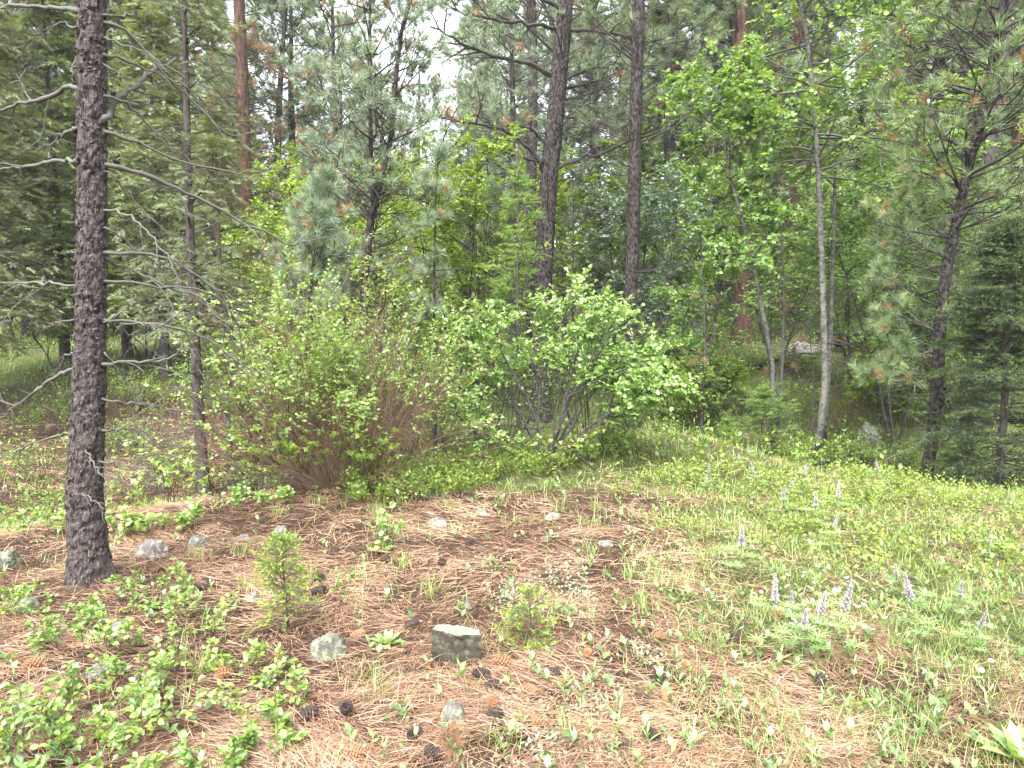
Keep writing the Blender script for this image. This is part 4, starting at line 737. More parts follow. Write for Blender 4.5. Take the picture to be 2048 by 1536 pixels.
# low leafy plants with leaves one can tell apart
LOWP = [(150, 1262, .24, 'snowberry sprig with grey green leaves just below the nearest trunk'), (240, 1205, .24, 'leafy sprig right under the nearest trunk foot'), (330, 1180, .22, 'leafy sprig on the litter between trunk foot and yellow tipped fir seedling'), (395, 1225, .24, 'rounded leaf sprig left of the yellow tipped fir seedling'),
  (205, 1290, .22, 'grey green sprig above the large cluster at lower left'), (100, 1465, .28, 'dull green leafy sprig near the left border above the bottom cluster'), (250, 1380, .26, 'lush leafy sprig at lower left beside the long pine cone'), (330, 1420, .26, 'lime tinted leafy sprig at lower left'),
  (380, 1330, .22, 'small rounded leaf sprig at mid lower left'), (490, 1335, .20, 'wet shiny leaf sprig arching over a reddish cone'), (545, 1380, .18, 'trailing leaf sprig right of the reddish cone at lower left'), (40, 1490, .28, 'large leafy clump in the bottom left corner'), (130, 1520, .26, 'leafy clump on the bottom border left'),
  (75, 1440, .22, 'small sprig at the left border'), (440, 1500, .16, 'small lime sprig near the bottom left of centre'), (270, 1500, .22, 'leafy sprig just inside the bottom border left'), (520, 1460, .14, 'three leaved lime sprig near the bottom'), (30, 1200, .22, 'leaf sprig at the left border beside the trunk')]
for k_, (px, py, H, lab) in enumerate(LOWP):
    bush(lab, px, py + 25, H, 9, 58, 0.029, 'leaf_snow', 140 + k_, 'twig_brown', LEAFB, 4, name='leafy_plant', group='leafy sprigs on the litter at lower left', parts=34, me=LM_CARP, cw=.0014, Lc=.55)
for k_, (px, py, H, lab) in enumerate([(400, 1060, .3, 'bright leafy plant left of the grassy edge with drooping leaves'), (480, 1020, .35, 'upright leafy plant at the mound edge below the twiggy shrub'), (550, 1010, .28, 'leafy plant right under the twiggy shrub canes'), (300, 1070, .28, 'light green leafy plant above the purple grey rock'),
        (230, 1080, .3, 'light green leafy plant touching the nearest trunk at its right'), (110, 1060, .32, 'leafy plant left of the nearest trunk foot')]):
    bush(lab, px, py, H * .85, 7, 45, .05, 'leaf_snow', 160 + k_, 'twig_brown', LEAFB, 2, name='leafy_plant', group='leafy plants along the mound edge', parts=46, me=LM_SHRUB, cw=.002)
bush('seedling with dark twigs and single large hanging leaves on the litter in mid picture', 755, 1095, .34, 5, 48, .05, 'leaf_shrub', 170, 'twig_black', LEAFB, 1, name='leafy_plant', parts=34, me=LM_SHRUB, cw=.002)
bush('few leaved sprig between the pale rock and the yellow tipped fir seedling', 680, 1180, .18, 3, 30, .035, 'leaf_shrub', 171, 'twig_black', LEAFB, 1, name='leafy_plant', parts=10, me=LM_SHRUB, cw=.0018)

# ------------------------------------------------------------------ fir seedlings
def seedling(label, px, py, H, Lm, seed, mat='fir_bright', tip='fir_tip', fat=.05, sub=5, ns=4, step=.05, name='fir_seedling', Yd=None):
    b = gp(px, py) if Yd is None else onground(px, Yd); r = rs(seed); t = thing(name, label, 'sapling', b); Q = grow(r, np.array([[0, 0, -.02]]), np.array([[0, 0, 1.]]), H, 16, .05, .03)
    g = G(); tubes(g, Q, taper(np.array([.0045 + .006 * H]), 16, .3), 7, 'bark_fir'); g.obj('trunk', t, smooth=True)
    g = G(); fir_crown(g, r, Q[0], H * .12, H * .97, Lm, step, 4, 18, .03, mat, 'twig_brown', BRUSH, fat, sub, ns, .55, tip); g.obj('crown', t)
seedling('fir seedling with yellow green tips left of the pale rock, larger of the two', 578, 1262, .46, .25, 181, 'fir_bright', fat=.050, sub=6, ns=3, step=.045)
seedling('small fir seedling with yellow green tips right of the split rock', 1062, 1295, .27, .17, 182, 'fir_bright', fat=.046, sub=5, ns=3, step=.036)
seedling('small fir in front of the slope between the round shrub and the aspens', 1527, 870, 1.05, .80, 183, 'fir_bright', 'fir_bright', .10, 7, 5, .09, 'fir_sapling', 10.3)
seedling('tiny fir at the left of the small fir on the slope', 1465, 870, .55, .45, 184, 'fir_bright', 'fir_bright', .09, 6, 4, .09, 'fir_sapling', 10.6)
seedling('low spreading fir branch tips by the yellow sprig at lower right', 1710, 1450, .06, .08, 185, 'fir_bright', 'fir_tip', .03, 4, 3, .03)

# ------------------------------------------------------------------ rocks
def rock(label, px, py, w, h, d, seed, mat='rock', bury=.25, rz=0, flat=.0, name='rock', Yd=None, group=None):
    b = gp(px, py) if Yd is None else onground(px, Yd); r = rs(seed); bm_n = 22; th = np.linspace(0, math.pi, bm_n); ph = np.arange(30) * math.tau / 30; TH, PH = np.meshgrid(th, ph, indexing='ij')
    D = np.stack([np.sin(TH) * np.cos(PH), np.sin(TH) * np.sin(PH), np.cos(TH)], -1); cuts = nz(r.normal(size=(11, 3))); cuts[:, 2] = np.abs(cuts[:, 2]) * .7; cuts = nz(cuts); lim_ = r.uniform(.62, .92, 11)
    rad = np.ones(TH.shape)
    for c_, l_ in zip(cuts, lim_): dt = D @ c_; rad = np.minimum(rad, np.where(dt > .05, l_ / np.maximum(dt, .05), 9))
    rad *= 1 + .30 * (fbm(D[..., 0] * 3 + 9 + seed, D[..., 1] * 3 + D[..., 2] * 4, seed) - .47) + .16 * (fbm(D[..., 0] * 11, D[..., 2] * 11 + D[..., 1] * 7, seed) - .47)
    V = D * rad[..., None] * np.array([w / 2, d / 2, h * .62]); V[..., 2] += h * (.5 - bury); kk = np.arange(bm_n - 1)[:, None] * 30; jj = np.arange(30)[None]; j2 = (jj + 1) % 30
    g = G(); g.add(V, None, np.stack([kk + jj, kk + 30 + jj, kk + 30 + j2, kk + j2], -1).reshape(-1, 4), .5, mat); o = g.obj(name, smooth=False); o.location = tuple(b); o.rotation_euler = (0, 0, rz); tag(o, label, 'rock', group); return o
def px2m(px, py, n): return n / FPX * gp(px, py)[1]
ROCKS = [(655, 1312, 72, 62, 'rock_pale', 'pale lichen covered rock left of the rosette plant'), (905, 1445, 66, 50, 'rock_pale', 'pale pointed rock below the split rock'), (302, 1110, 78, 34, 'rock_purple', 'purple grey flat rock on the litter right of the nearest trunk'),
  (1218, 1362, 28, 24, 'rock_pale', 'small whitish stone right of the split rock in the litter'), (562, 1070, 36, 24, 'rock', 'small grey stone on the litter near the mound edge'), (488, 1080, 26, 14, 'rock_purple', 'little purplish stone left of the small grey one'), (398, 1092, 44, 24, 'rock', 'half buried stone right of the purple grey rock'),
  (862, 992, 40, 24, 'rock_pale', 'pale stone at the edge of the green carpet under the shrubs'), (55, 1222, 48, 30, 'rock_pale', 'pale rock at the left border below the trunk'), (240, 1262, 50, 24, 'rock', 'flat stone hidden among sprigs below the nearest trunk'), (870, 1048, 52, 12, 'rock', 'flat grey slab on the litter in mid picture'),
  (15, 1130, 50, 36, 'rock_pale', 'pale boulder at the left edge beside the trunk foot'), (935, 1215, 22, 24, 'rock_pale', 'small mossy stone above the split rock'), (1105, 1035, 40, 10, 'rock', 'thin grey stone near the grass in mid distance'), (965, 1030, 34, 14, 'rock', 'grey stone in the litter above the middle'),
  (205, 1345, 60, 30, 'rock', 'grey stone among the leafy sprigs at lower left'), (1090, 1080, 24, 12, 'rock_pale', 'little pale stone near the silver plants'), (1212, 1090, 30, 12, 'rock', 'little grey stone by the grass clumps right of middle'), (1630, 1090, 10, 8, 'rock', 'tiny stone in the green patch'), (505, 1200, 30, 18, 'rock', 'small stone left of the yellow tipped seedling')]
for k_, (px, py, w, h, m_, lab) in enumerate(ROCKS):
    rock(lab, px, py, px2m(px, py, w) * 1.1, px2m(px, py, h) * 1.3, px2m(px, py, w) * .95, 200 + k_, m_, .42, k_ * 1.3)
for k_, (px, Yd, w, h, m_, lab) in enumerate([(1742, 11.6, .50, .42, 'rock_pale', 'white speckled boulder on the slope between the aspens and the crooked pine'), (1922, 8.9, .38, .34, 'rock', 'rounded grey boulder right of the crooked pine foot'), (1428, 13.5, .45, .2, 'rock', 'flat stone on the slope right of the round shrub'),
   (1462, 12.5, .2, .15, 'rock_pale', 'small white stone on the slope'), (1600, 18.5, .9, .45, 'rock_purple', 'purplish flat outcrop between the aspens up the slope'), (1640, 18.8, .7, .4, 'rock_purple', 'grey outcrop stone touching the purplish outcrop'), (1420, 21, .5, .35, 'rock', 'grey stone near the old reddish pine'),
   (1150, 9.6, .4, .3, 'rock_pale', 'pale stone in the shade behind the round shrub stems'), (1500, 11.5, .25, .2, 'rock', 'stone below the small fir on the slope')]):
    rock(lab, px, 0, w, h, w * .9, 230 + k_, m_, .35, k_, Yd=Yd)
# the split block with its pale flat top
b = gp(915, 1322); u_ = b[1] / FPX; W = 92 * u_
def block():
    r = rs(240); top = np.array([[-.52, -.22, .02], [-.05, -.33, -.13], [.50, -.26, -.18], [.47, -.06, -.13], [.12, .02, -.06], [-.46, -.04, .05]]) * [W * 1.04, W, W * .6]
    H = 76 * u_; n = 6; V = []; lev = [(0, 1.0), (-.05, 1.02), (-.15, 1.0), (-.3, 1.03), (-.45, 1.0), (-.6, 1.06), (-.75, 1.0), (-.88, .96), (-1.0, .86), (-1.12, .74), (-1.25, .70)]; side = [];
    m = 48; s = np.linspace(0, n, m, endpoint=False); i0 = s.astype(int); f = (s - i0)[:, None]; ring = top[i0] * (1 - f) + top[(i0 + 1) % n] * f
    rings = [ring * [.0, .0, 1] + [0, 0, 0], ring * [.5, .5, 1]]
    rings[0][:] = [0, -.05 * W, ring[:, 2].mean()]
    for k_, (z_, sc) in enumerate(lev):
        q = ring * [sc, sc, 1 + min(0, z_) * 0] + [0, 0, z_ * H]; rings.append(q)
    R_ = np.array(rings); nn = fbm(R_[..., 0] * 40 + 20, R_[..., 2] * 40 + R_[..., 1] * 30, 3) - .47; R_ += nz(R_ + 1e-6) * nn[..., None] * W * .16; R_[0] = R_[0, 0]
    k = np.arange(len(R_) - 1)[:, None] * m; j = np.arange(m)[None]; j2 = (j + 1) % m; F = np.stack([k + j, k + m + j, k + m + j2, k + j2], -1)
    t = thing('rock', 'dark square split rock with a flat pale top tilted on the litter', 'rock', b + np.array([0, 0, H * 1.02]))
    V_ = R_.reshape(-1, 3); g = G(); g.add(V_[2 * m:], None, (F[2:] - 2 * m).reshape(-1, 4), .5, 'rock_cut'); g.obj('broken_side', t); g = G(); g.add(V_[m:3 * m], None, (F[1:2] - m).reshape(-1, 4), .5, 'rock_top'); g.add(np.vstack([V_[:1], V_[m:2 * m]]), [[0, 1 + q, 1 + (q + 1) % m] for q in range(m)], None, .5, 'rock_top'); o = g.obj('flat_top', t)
block()

# ------------------------------------------------------------------ pine cones
def conemesh(openness, mat, seed):
    r = rs(seed); g = G(); L = 1.0; n = 64; zc = np.linspace(.04, .95, n); az = np.arange(n) * 2.39996; w = .34 * np.sin(np.clip(zc * .88 + .14, 0, 1) * math.pi) ** .7
    P = np.stack([np.zeros(8), np.zeros(8), np.linspace(0, .95, 8)], 1)[None]; tubes(g, P, (.17 * np.sin(np.linspace(.5, 2.9, 8)))[None], 8, mat)
    o = np.stack([.05 * np.cos(az), .05 * np.sin(az), zc - .05], 1); out = np.stack([np.cos(az), np.sin(az), np.full(n, openness)], 1)
    sc = (np.array([[-.10, 0, 0], [.10, 0, 0], [.42, .75, .0], [0, 1.0, .0], [-.42, .75, .0], [0, .9, .16], [0, .85, -.14]]), [[0, 1, 2], [0, 2, 4], [2, 3, 5], [3, 4, 5], [2, 5, 4], [2, 6, 3], [3, 6, 4]], None)
    put(g, sc, o, out, np.array([0, 0, 1.]) + 0 * out, w + .06, .5, mat); return g.mesh('pine_cone')
CM = {(m_, q): conemesh(q, m_, 3) for m_ in ('cone_dark', 'cone_tan') for q in (.25, .7)}
CONES = [(980, 1358, 0, 'dark open cone right below the split rock'), (968, 1384, 0, 'blackish cone under the dark open one below the split rock'), (978, 1405, 1, 'orange brown cone below the split rock'), (1307, 1358, 0, 'round black cone between the lance leaf plants right of middle'), (1335, 1415, 1, 'bright tan cone near the bottom right of the small seedling'),
 (1322, 1492, 0, 'black round cone near the bottom border right of middle'), (462, 1350, 1, 'reddish cone under the wet leaf sprig'), (92, 1335, 1, 'long tan cone standing among sprigs at lower left'), (692, 1525, 1, 'orange cone at the bottom border left of middle'), (888, 1522, 0, 'small dark cone at the bottom border'), (694, 1424, 0, 'dark cone in the litter left of the pale pointed rock'),
 (812, 1262, 0, 'brown cone behind the rosette plant'), (884, 1130, 0, 'dark cone high on the litter above the split rock'), (972, 1128, 1, 'tiny red brown cone next to a silver plant'), (752, 1188, 0, 'narrow cone above the rosette plant'), (1022, 1332, 1, 'orange cone right of the split rock'), (1096, 1455, 1, 'tan cone lying low in the middle bottom'), (1232, 1502, 0, 'small dark cone left of the black round bottom one'),
 (664, 1112, 0, 'purplish cone on the litter near the hanging leaf seedling'), (1040, 1382, 1, 'orange cone in the litter right of the blackish one'), (1092, 1352, 0, 'small black cone below the small fir seedling'), (973, 1434, 0, 'slim dark cone beside the pale pointed rock'), (700, 1280, 1, 'reddish cone between the pale rock and the rosette'), (930, 1095, 0, 'dark cone far up on the litter'), (1310, 1280, 1, 'tan cone under grass right of the small seedling'),
 (620, 1190, 0, 'dark cone behind the yellow tipped seedling'), (1545, 1235, 1, 'rusty cone left of the daisies'), (1025, 1265, 1, 'small red brown cone right above the split rock'), (560, 1310, 1, 'tan cone under the yellow tipped seedling'), (640, 1160, 0, 'dark cone left of the few leaved sprig'), (780, 1128, 0, 'flat dark cone below the hanging leaf seedling'), (1640, 1385, 0, 'dark cone in the grass at lower right'), (1180, 1310, 1, 'orange brown cone right of the small fir seedling'), (1268, 1395, 0, 'dark scaled cone half sunk in needles'),
 (430, 1180, 0, 'dark cone lying beside the leafy sprigs'), (350, 1300, 0, 'dark cone between two leafy sprigs'), (1390, 1350, 1, 'reddish cone by the lance leaf plants'), (1480, 1290, 0, 'black cone left of the big lupine'), (840, 1470, 0, 'dark cone left below the pale pointed rock'), (600, 1450, 0, 'dark cone shaded in the litter at lower left')]
r = rs(250)
for k_, (px, py, tan_, lab) in enumerate(CONES):
    b = gp(px, py); o = bpy.data.objects.new('pine_cone', CM[('cone_tan' if tan_ else 'cone_dark', (.25, .7)[int(r.integers(2))])]); COL.objects.link(o); s_ = r.uniform(.068, .092) * (.7 if 'small' in lab or 'tiny' in lab else .9)
    o.scale = (s_ * .92, s_ * .92, s_ * 1.25); o.location = (b[0], b[1], b[2] + .016 + .01 * r.uniform()); o.rotation_euler = (math.radians(r.uniform(62, 96)), r.uniform(-.2, .2), r.uniform(0, math.tau)); tag(o, lab, 'pine cone', 'pine cones on the needle litter')

# ------------------------------------------------------------------ rosettes, lance leaf forbs, lupines, daisies
def leafobj(parent, me, p, y, nrm, s, name='leaf', sx=1.):
    y = nz(np.asarray(y, float)); x = nz(np.cross(y, nrm)); z = np.cross(x, y); o = bpy.data.objects.new(name, me); COL.objects.link(o); o.parent = parent
    o.matrix_local = Matrix(((x[0] * s * sx, y[0] * s, z[0] * s, p[0]), (x[1] * s * sx, y[1] * s, z[1] * s, p[1]), (x[2] * s * sx, y[2] * s, z[2] * s, p[2]), (0, 0, 0, 1)))
for px, py, s_, sd, lab in [(775, 1292, .095, 1, 'pale rosette of broad woolly leaves left of the split rock'), (2035, 1525, .17, 2, 'large pale rosette cut by the bottom right corner'), (825, 1440 + 900, .05, 3, None), (1640, 1300, .07, 4, 'small broad leaf rosette under the big lupine')]:
    if not lab: continue
    b = gp(px, py); r = rs(260 + sd); t = thing('mullein_plant', lab, 'plant', b)
    for k_ in range(15):
        a_ = k_ * 2.4; e_ = math.radians(12 + 62 * (k_ / 15)); leafobj(t, LM_FORB[2 if k_ % 3 else 1], (.008 * math.cos(a_), .008 * math.sin(a_), .01), (math.cos(a_) * math.cos(e_), math.sin(a_) * math.cos(e_), math.sin(e_)), np.array([0, 0, 1.]) + .01, s_ * (1.05 - .4 * k_ / 15) * r.uniform(.85, 1.1), sx=2.3)
r = rs(270); fk = 0
LMK = [(915, 1290, 'the split rock'), (1065, 1240, 'the small fir seedling'), (1307, 1358, 'the round black cone'), (1322, 1492, 'the bottom black cone'), (2030, 1500, 'the corner rosette'), (1600, 1290, 'the big lupine clump'), (1650, 1180, 'the daisies'), (1480, 1120, 'the lone lupine'), (1560, 1025, 'the lupine by the sticks'), (1130, 1170, 'the silvery mat'), (860, 985, 'the pale stone by the carpet'), (1218, 1355, 'the small whitish stone'), (1850, 1250, 'the tall dark stemmed lupine'), (1335, 1415, 'the bright tan cone'), (1700, 1430, 'the low fir tips')]
FORBS = [(1360, 1380), (1402, 1398), (1440, 1425), (1480, 1470), (1385, 1495), (1350, 1330), (1160, 1392), (1130, 1380), (1180, 1375), (1330, 1190), (1290, 1170), (1600, 1490), (1750, 1440), (1640, 1420), (1880, 1490), (1810, 1420), (1420, 1150), (1380, 1080), (1640, 1180),
   (1755, 1220), (1250, 1120), (1290, 1060), (1095, 1100), (1330, 1020), (1240, 1015), (1820, 1330), (1900, 1350), (1960, 1310), (1700, 1330), (1560, 1330), (1970, 1420), (1360, 1255), (1450, 1245), (1300, 1500), (1240, 1440), (1640, 1530), (1760, 1520), (760, 985), (980, 970), (1000, 1000), (1115, 975), (1180, 955), (1240, 960)]
for k_, (px, py) in enumerate(FORBS):
    b = gp(px, py); q_ = min(LMK, key=lambda m_: math.hypot(m_[0] - px, m_[1] - py)); dx_, dy_ = px - q_[0], py - q_[1]; dd_ = 'close to' if math.hypot(dx_, dy_) < 40 else 'a step from' if math.hypot(dx_, dy_) > 110 else 'near'
    side_ = ('right of ' if dx_ > 0 else 'left of ') if abs(dx_) > abs(dy_) else ('below ' if dy_ > 0 else 'above ')
    t = thing('forb', f'lance leaved forb {dd_} and {side_}{q_[2]}'.replace('a step from and', 'some way').replace('near and', 'just').replace('close to and', 'right beside,'), 'plant', b, 'lance leaved forbs among the grass'); H = r.uniform(.07, .13); n_ = int(r.integers(6, 10)); lean = r.normal(size=2) * .15
    g = G(); Q = np.array([[[0, 0, -.01], [lean[0] * H * .5, lean[1] * H * .5, H * .5], [lean[0] * H, lean[1] * H, H]]]); tubes(g, Q, np.array([[.003, .0025, .0015]]), 4, 'stem_green'); g.obj('stem', t)
    for q in range(n_):
        a_ = q * 2.4 + k_; h_ = H * (.15 + .85 * q / n_); e_ = math.radians(25 + 45 * q / n_ + r.normal() * 8); leafobj(t, LM_FORB[int(r.integers(3))], (lean[0] * h_, lean[1] * h_, h_), (math.cos(a_) * math.cos(e_), math.sin(a_) * math.cos(e_), math.sin(e_)), np.array([0, 0, 1.]) + .01, r.uniform(.05, .08) * (1 - .25 * q / n_), sx=1.15)
# lupine: one built, then copied
def lupine_proto(seed, H):
    r = rs(seed); t = thing('lupine', 'lupine', 'flower', (0, 0, 0), 'purple lupines in the green patch'); g = G(); ln = r.normal(size=2) * .12
    Q = path(np.array([[0, 0, 0], [ln[0] * H * .5, ln[1] * H * .5, H * .5], [ln[0] * H, ln[1] * H, H]]), 14); tubes(g, Q[None], taper(np.array([.0035]), 14, .5), 5, 'stem_green'); g.obj('stem', t)
    g = G(); n = 60; tt = np.linspace(.66, 1, n); p, d = along(Q[None].repeat(1, 0), np.zeros(n, int), tt); a_ = np.arange(n) * 2.4; o = np.stack([np.cos(a_), np.sin(a_), .35 + 0 * a_], 1); s_ = .024 * (1.15 - (tt - .66) / .34 * .75)
    put(g, (np.array([[0, 0, 0], [-.33, .5, .12], [0, 1., .2], [.33, .5, .12], [0, .75, -.35]]), [[0, 3, 2], [0, 2, 1], [0, 1, 4], [0, 4, 3]], None), p, o, np.array([0, 0, 1.]) + 0 * o, s_, np.clip(r.normal(size=n) * .25 + .5, 0, 1), 'lupine'); g.obj('flower_spike', t)
    g = G()
    for q in range(9):
        a2 = r.uniform(0, math.tau); e_ = r.uniform(.1, .9); L_ = H * r.uniform(.3, .5); st = grow(r, Q[int(2 + q * .8)][None], np.array([[math.cos(a2), math.sin(a2), e_]]), L_ * .6, 5, .02, .05); tubes(g, st, taper(np.array([.0018]), 5, .6), 3, 'stem_green')
        for k_ in range(8): an = k_ * math.tau / 8; put(g, LANCE, st[:, -1], np.array([[math.cos(an), math.sin(an), .35]]), np.array([[0, 0, 1.]]), .055, r.uniform(.3, .8), 'forb')
    g.obj('palmate_leaves', t, stuff=True); return t
LP = [lupine_proto(280 + k_, h_) for k_, h_ in enumerate((.34, .30, .38))]
LUP = [(1562, 1060, 1.0, 'lupine nearest the tangle of fallen sticks'), (1632, 1068, 1.1, 'lupine spike left of the pair in the green patch'), (1674, 1062, 1.0, 'lupine spike right of the pair in the green patch'), (1652, 1105, .8, 'tilted lupine spike below the pair'), (1482, 1165, 1.15, 'lone lupine on the grassy border of the litter'), (1552, 1315, 1.0, 'left spike of the big lupine clump'),
 (1622, 1305, 1.0, 'upper middle spike of the big lupine clump'), (1602, 1335, .95, 'lower middle spike of the big lupine clump'), (1652, 1335, 1.1, 'right spike of the big lupine clump'), (1797, 1205, .7, 'small lupine above the bushy lupine'), (1912, 1255, .85, 'bent lupine at the right over feathery leaves'), (1932, 1315, .7, 'short purple lupine right of the bushy lupine'), (1845, 1300, 1.1, 'tall dark stemmed lupine at right'),
 (1582, 1245, .6, 'lupine just left of the daisies'), (1422, 985, .8, 'two tone lupine left end of the far row'), (1497, 940, .8, 'pale lupine in the far row before the small fir'), (1479, 945, .7, 'far pale lupine beside the one before the small fir'), (1520, 990, .8, 'lupine in the far row under the leaning aspen'), (1596, 1000, 1.0, 'pale lupine in front of the tall aspen foot'), (1582, 1010, .8, 'lesser lupine beside the one before the aspen foot'), (1762, 985, .8, 'lupine at the end of the fallen black stick'), (1325, 920, .6, 'pale far lupine right of the round shrub'), (1410, 995, .7, 'pale lupine low in the grass left of the far row'), (1970, 1130, .6, 'faint lupine at the right among leafy shrubs')]
for k_, (px, py, s_, lab) in enumerate(LUP):
    b = gp(px, py); pr = LP[k_ % 3]
    if k_ < 3: pr.location = tuple(b); pr.rotation_euler = (0, 0, k_ * 1.0); pr.scale = (s_,) * 3; pr['label'] = lab
    else: dup(pr, b, k_ * 1.7, s_, lab)
g = G(); g.add(*[np.array([[0, 0, 0], [.002, 0, 0], [0, .002, 0], [0, 0, .09], [.002, 0, .09], [0, .002, .09]])], None, [[0, 1, 4, 3], [1, 2, 5, 4], [2, 0, 3, 5]], .5, 'stem_green')
for a_ in np.arange(10) * math.tau / 10: put(g, (np.array([[0, 0, 0], [-.24, .6, 0], [0, 1, 0], [.24, .6, 0]]), [[0, 3, 2], [0, 2, 1]], None), np.array([[0, 0, .09]]), np.array([[math.cos(a_), math.sin(a_), .12]]), np.array([[0, 0, 1.]]), .012, .5, 'white')
put(g, ROUND, np.array([[0, -.003, .092]]), np.array([[0, 1., 0]]), np.array([[0, 0, 1.]]), .007, .5, 'yellow'); DM = g.mesh('daisy'); r = rs(290)
DC = [(1600, 1165, 42, 14, 26), (1695, 1165, 22, 9, 12), (1665, 1205, 30, 7, 10), (1600, 1240, 34, 18, 16), (1660, 1225, 40, 20, 12), (1760, 1240, 22, 22, 6), (1950, 1345, 50, 14, 5), (1500, 1350, 4, 3, 0), (1480, 1180, 30, 30, 3)]
for cx, cy_, sx, sy, n_ in DC:
    for q in range(n_):
        b = gp(cx + r.normal() * sx, cy_ + 28 + r.normal() * sy); o = bpy.data.objects.new('daisy', DM); COL.objects.link(o); o.location = tuple(b); s_ = r.uniform(.8, 1.25); o.scale = (s_,) * 3; o.rotation_euler = (r.normal() * .3 + .15, r.normal() * .3, r.uniform(0, 6))
        tag(o, 'small white daisy in the flower patch above the big lupine clump' if cx < 1900 else 'small white daisy at the right border', 'flower', 'white daisies')

# ------------------------------------------------------------------ fallen sticks and branches
def stick(label, pts, wd, seed, mat='twig_dark', lift=.03, kidsn=5, name='fallen_branch', dead=False):
    r = rs(seed); P = np.array([gp(a_, b2) + [0, 0, lift * (1 + r.uniform())] for a_, b2 in pts]); base = P[0].copy(); base[2] -= lift; B = path(P, 16) - base; w0 = wd / FPX * P[0, 1] * .5; t = thing(name, label, 'branch', base); g = G(); tubes(g, B[None], (w0 * np.linspace(1, .4, 16))[None], 7, mat); g.obj('stem', t, smooth=True)
    if kidsn:
        ln = np.linalg.norm(B[-1] - B[0]); p, d, tt, i = kids(r, B[None], kidsn, .2, .95, 45, 12); C = grow(r, p, (d + [0, 0, .15]) * ([1, 1, .1] if dead else [1, 1, 1]), ln * .25 * r.uniform(.4, 1.1, len(p)), 6, 0, .12); g = G(); tubes(g, C, taper(np.full(len(p), w0 * .4), 6, .4), 4, mat); g.obj('twigs', t)
        if dead: g = G(); putmix(g, TUFTS, r, C[:, -1], C[:, -1] - C[:, -2], r.normal(size=(len(C), 3)), .38, .6, 'needle_dead'); g.obj('dead_needles', t, stuff=True)
stick('crooked black fallen stick in front of the tall aspen', [(1630, 942), (1665, 930), (1700, 920), (1716, 916)], 7, 301, 'twig_black', .06)
stick('short thick charred log piece left of the crooked pine foot', [(1722, 925), (1742, 940), (1765, 952)], 17, 302, 'twig_black', .04, 2)
stick('thin curved grey twig lying right of the split rock at bottom', [(1290, 1372), (1330, 1374), (1375, 1366)], 4, 303, 'twig_grey', .02, 1)
stick('pale bent twig at the bottom right of middle', [(1280, 1438), (1300, 1425), (1312, 1418)], 4, 304, 'twig_grey', .02, 1)
stick('fan of rusty dead needles lying near the bottom middle', [(880, 1475), (900, 1500), (915, 1520)], 5, 305, 'twig_brown', .03, 7, dead=True)
stick('rusty fallen needle spray behind the leafy sprigs below the purple grey rock', [(300, 1130), (325, 1145), (345, 1160)], 5, 306, 'twig_brown', .03, 6, dead=True)
stick('small rusty needle spray left of the daisies', [(1505, 1190), (1520, 1196), (1535, 1200)], 4, 307, 'twig_brown', .03, 6, dead=True)
stick('thin dark stick lying behind the pile of rotten wood', [(1440, 760), (1500, 735), (1560, 745)], 6, 308, 'twig_dark', .05)
stick('grey dead branch leaning on the ground in the left hollow', [(275, 830), (285, 790), (300, 770)], 8, 309, 'twig_grey', .08, 6)
stick('dark fallen branch crossing under the round shrub', [(1120, 905), (1150, 935), (1190, 965)], 8, 310, 'twig_black', .08, 3)
stick('bare fallen branch on the slope right of the old reddish pine', [(1520, 740), (1600, 715), (1650, 720)], 9, 311, 'twig_dark', .08, 6)
stick('reddish brown root piece on the litter below the hanging leaf seedling', [(735, 1104), (770, 1110), (800, 1113)], 7, 312, 'rotten', .015, 0)
b = onground(1690, 18.5); r = rs(320); t = thing('wood_pile', 'heap of rotten brown wood on the slope between the aspens and crooked pine', 'wood pile', b)
for q in range(14):
    g = G(); a_ = r.uniform(0, math.pi); L_ = r.uniform(.5, 1.3); p0 = r.normal(size=3) * [.5, .3, .08] + [0, 0, .15 + .03 * q]; dd = np.array([math.cos(a_), math.sin(a_) * .6, r.normal() * .15]); tubes(g, path(np.array([p0 - dd * L_ / 2, p0, p0 + dd * L_ / 2]), 8)[None], np.full((1, 8), r.uniform(.02, .07)), 7, 'rotten' if q % 3 == 0 else 'twig_dark' if q % 3 == 1 else 'twig_grey'); g.obj('log' if q < 6 else 'stick', t)

# ------------------------------------------------------------------ ground cover: needles, grass, carpets, meadow
def fan_pts(r, n, y0, y1, u0=-1.0, u1=1.0, pw=1.):
    y = np.exp(r.uniform(math.log(y0), math.log(y1), n)); x = y * r.uniform(u0, u1, n); return x, y
def conform(x, y, dz=0.): return np.stack([x, y, ground(x, y) + dz], 1)
r = rs(401); g = G()
n = 240000; x, y = fan_pts(r, n, 1.9, 13, -.95, .95); gn = greenness(x, y); cl = fbm(x * 3.3, y * 3.3, 77, 4); kp = (r.uniform(0, 1, n) < (1 - .80 * gn) * (.28 + 1.3 * sstep(.36, .58, cl))); x, y = x[kp], y[kp]; k = len(x)
a_ = math.tau * 1.6 * fbm(x * 2.2, y * 2.2, 91, 2) + r.normal(size=k) * .75; d = np.stack([np.cos(a_), np.sin(a_) * .9, r.normal(size=k) * .17], 1); eps = .08; sx = (ground(x + d[:, 0] * eps, y + d[:, 1] * eps) - ground(x, y)) / eps; d[:, 2] += sx
w = .0021 * np.maximum(1, y / 3.4) / .16
NDA = (np.array([[-.5, 0, 0], [.5, 0, 0], [.35, .55, .10], [-.35, .55, .10], [0, 1, .0]]), [[3, 2, 4]], [[0, 1, 2, 3]])
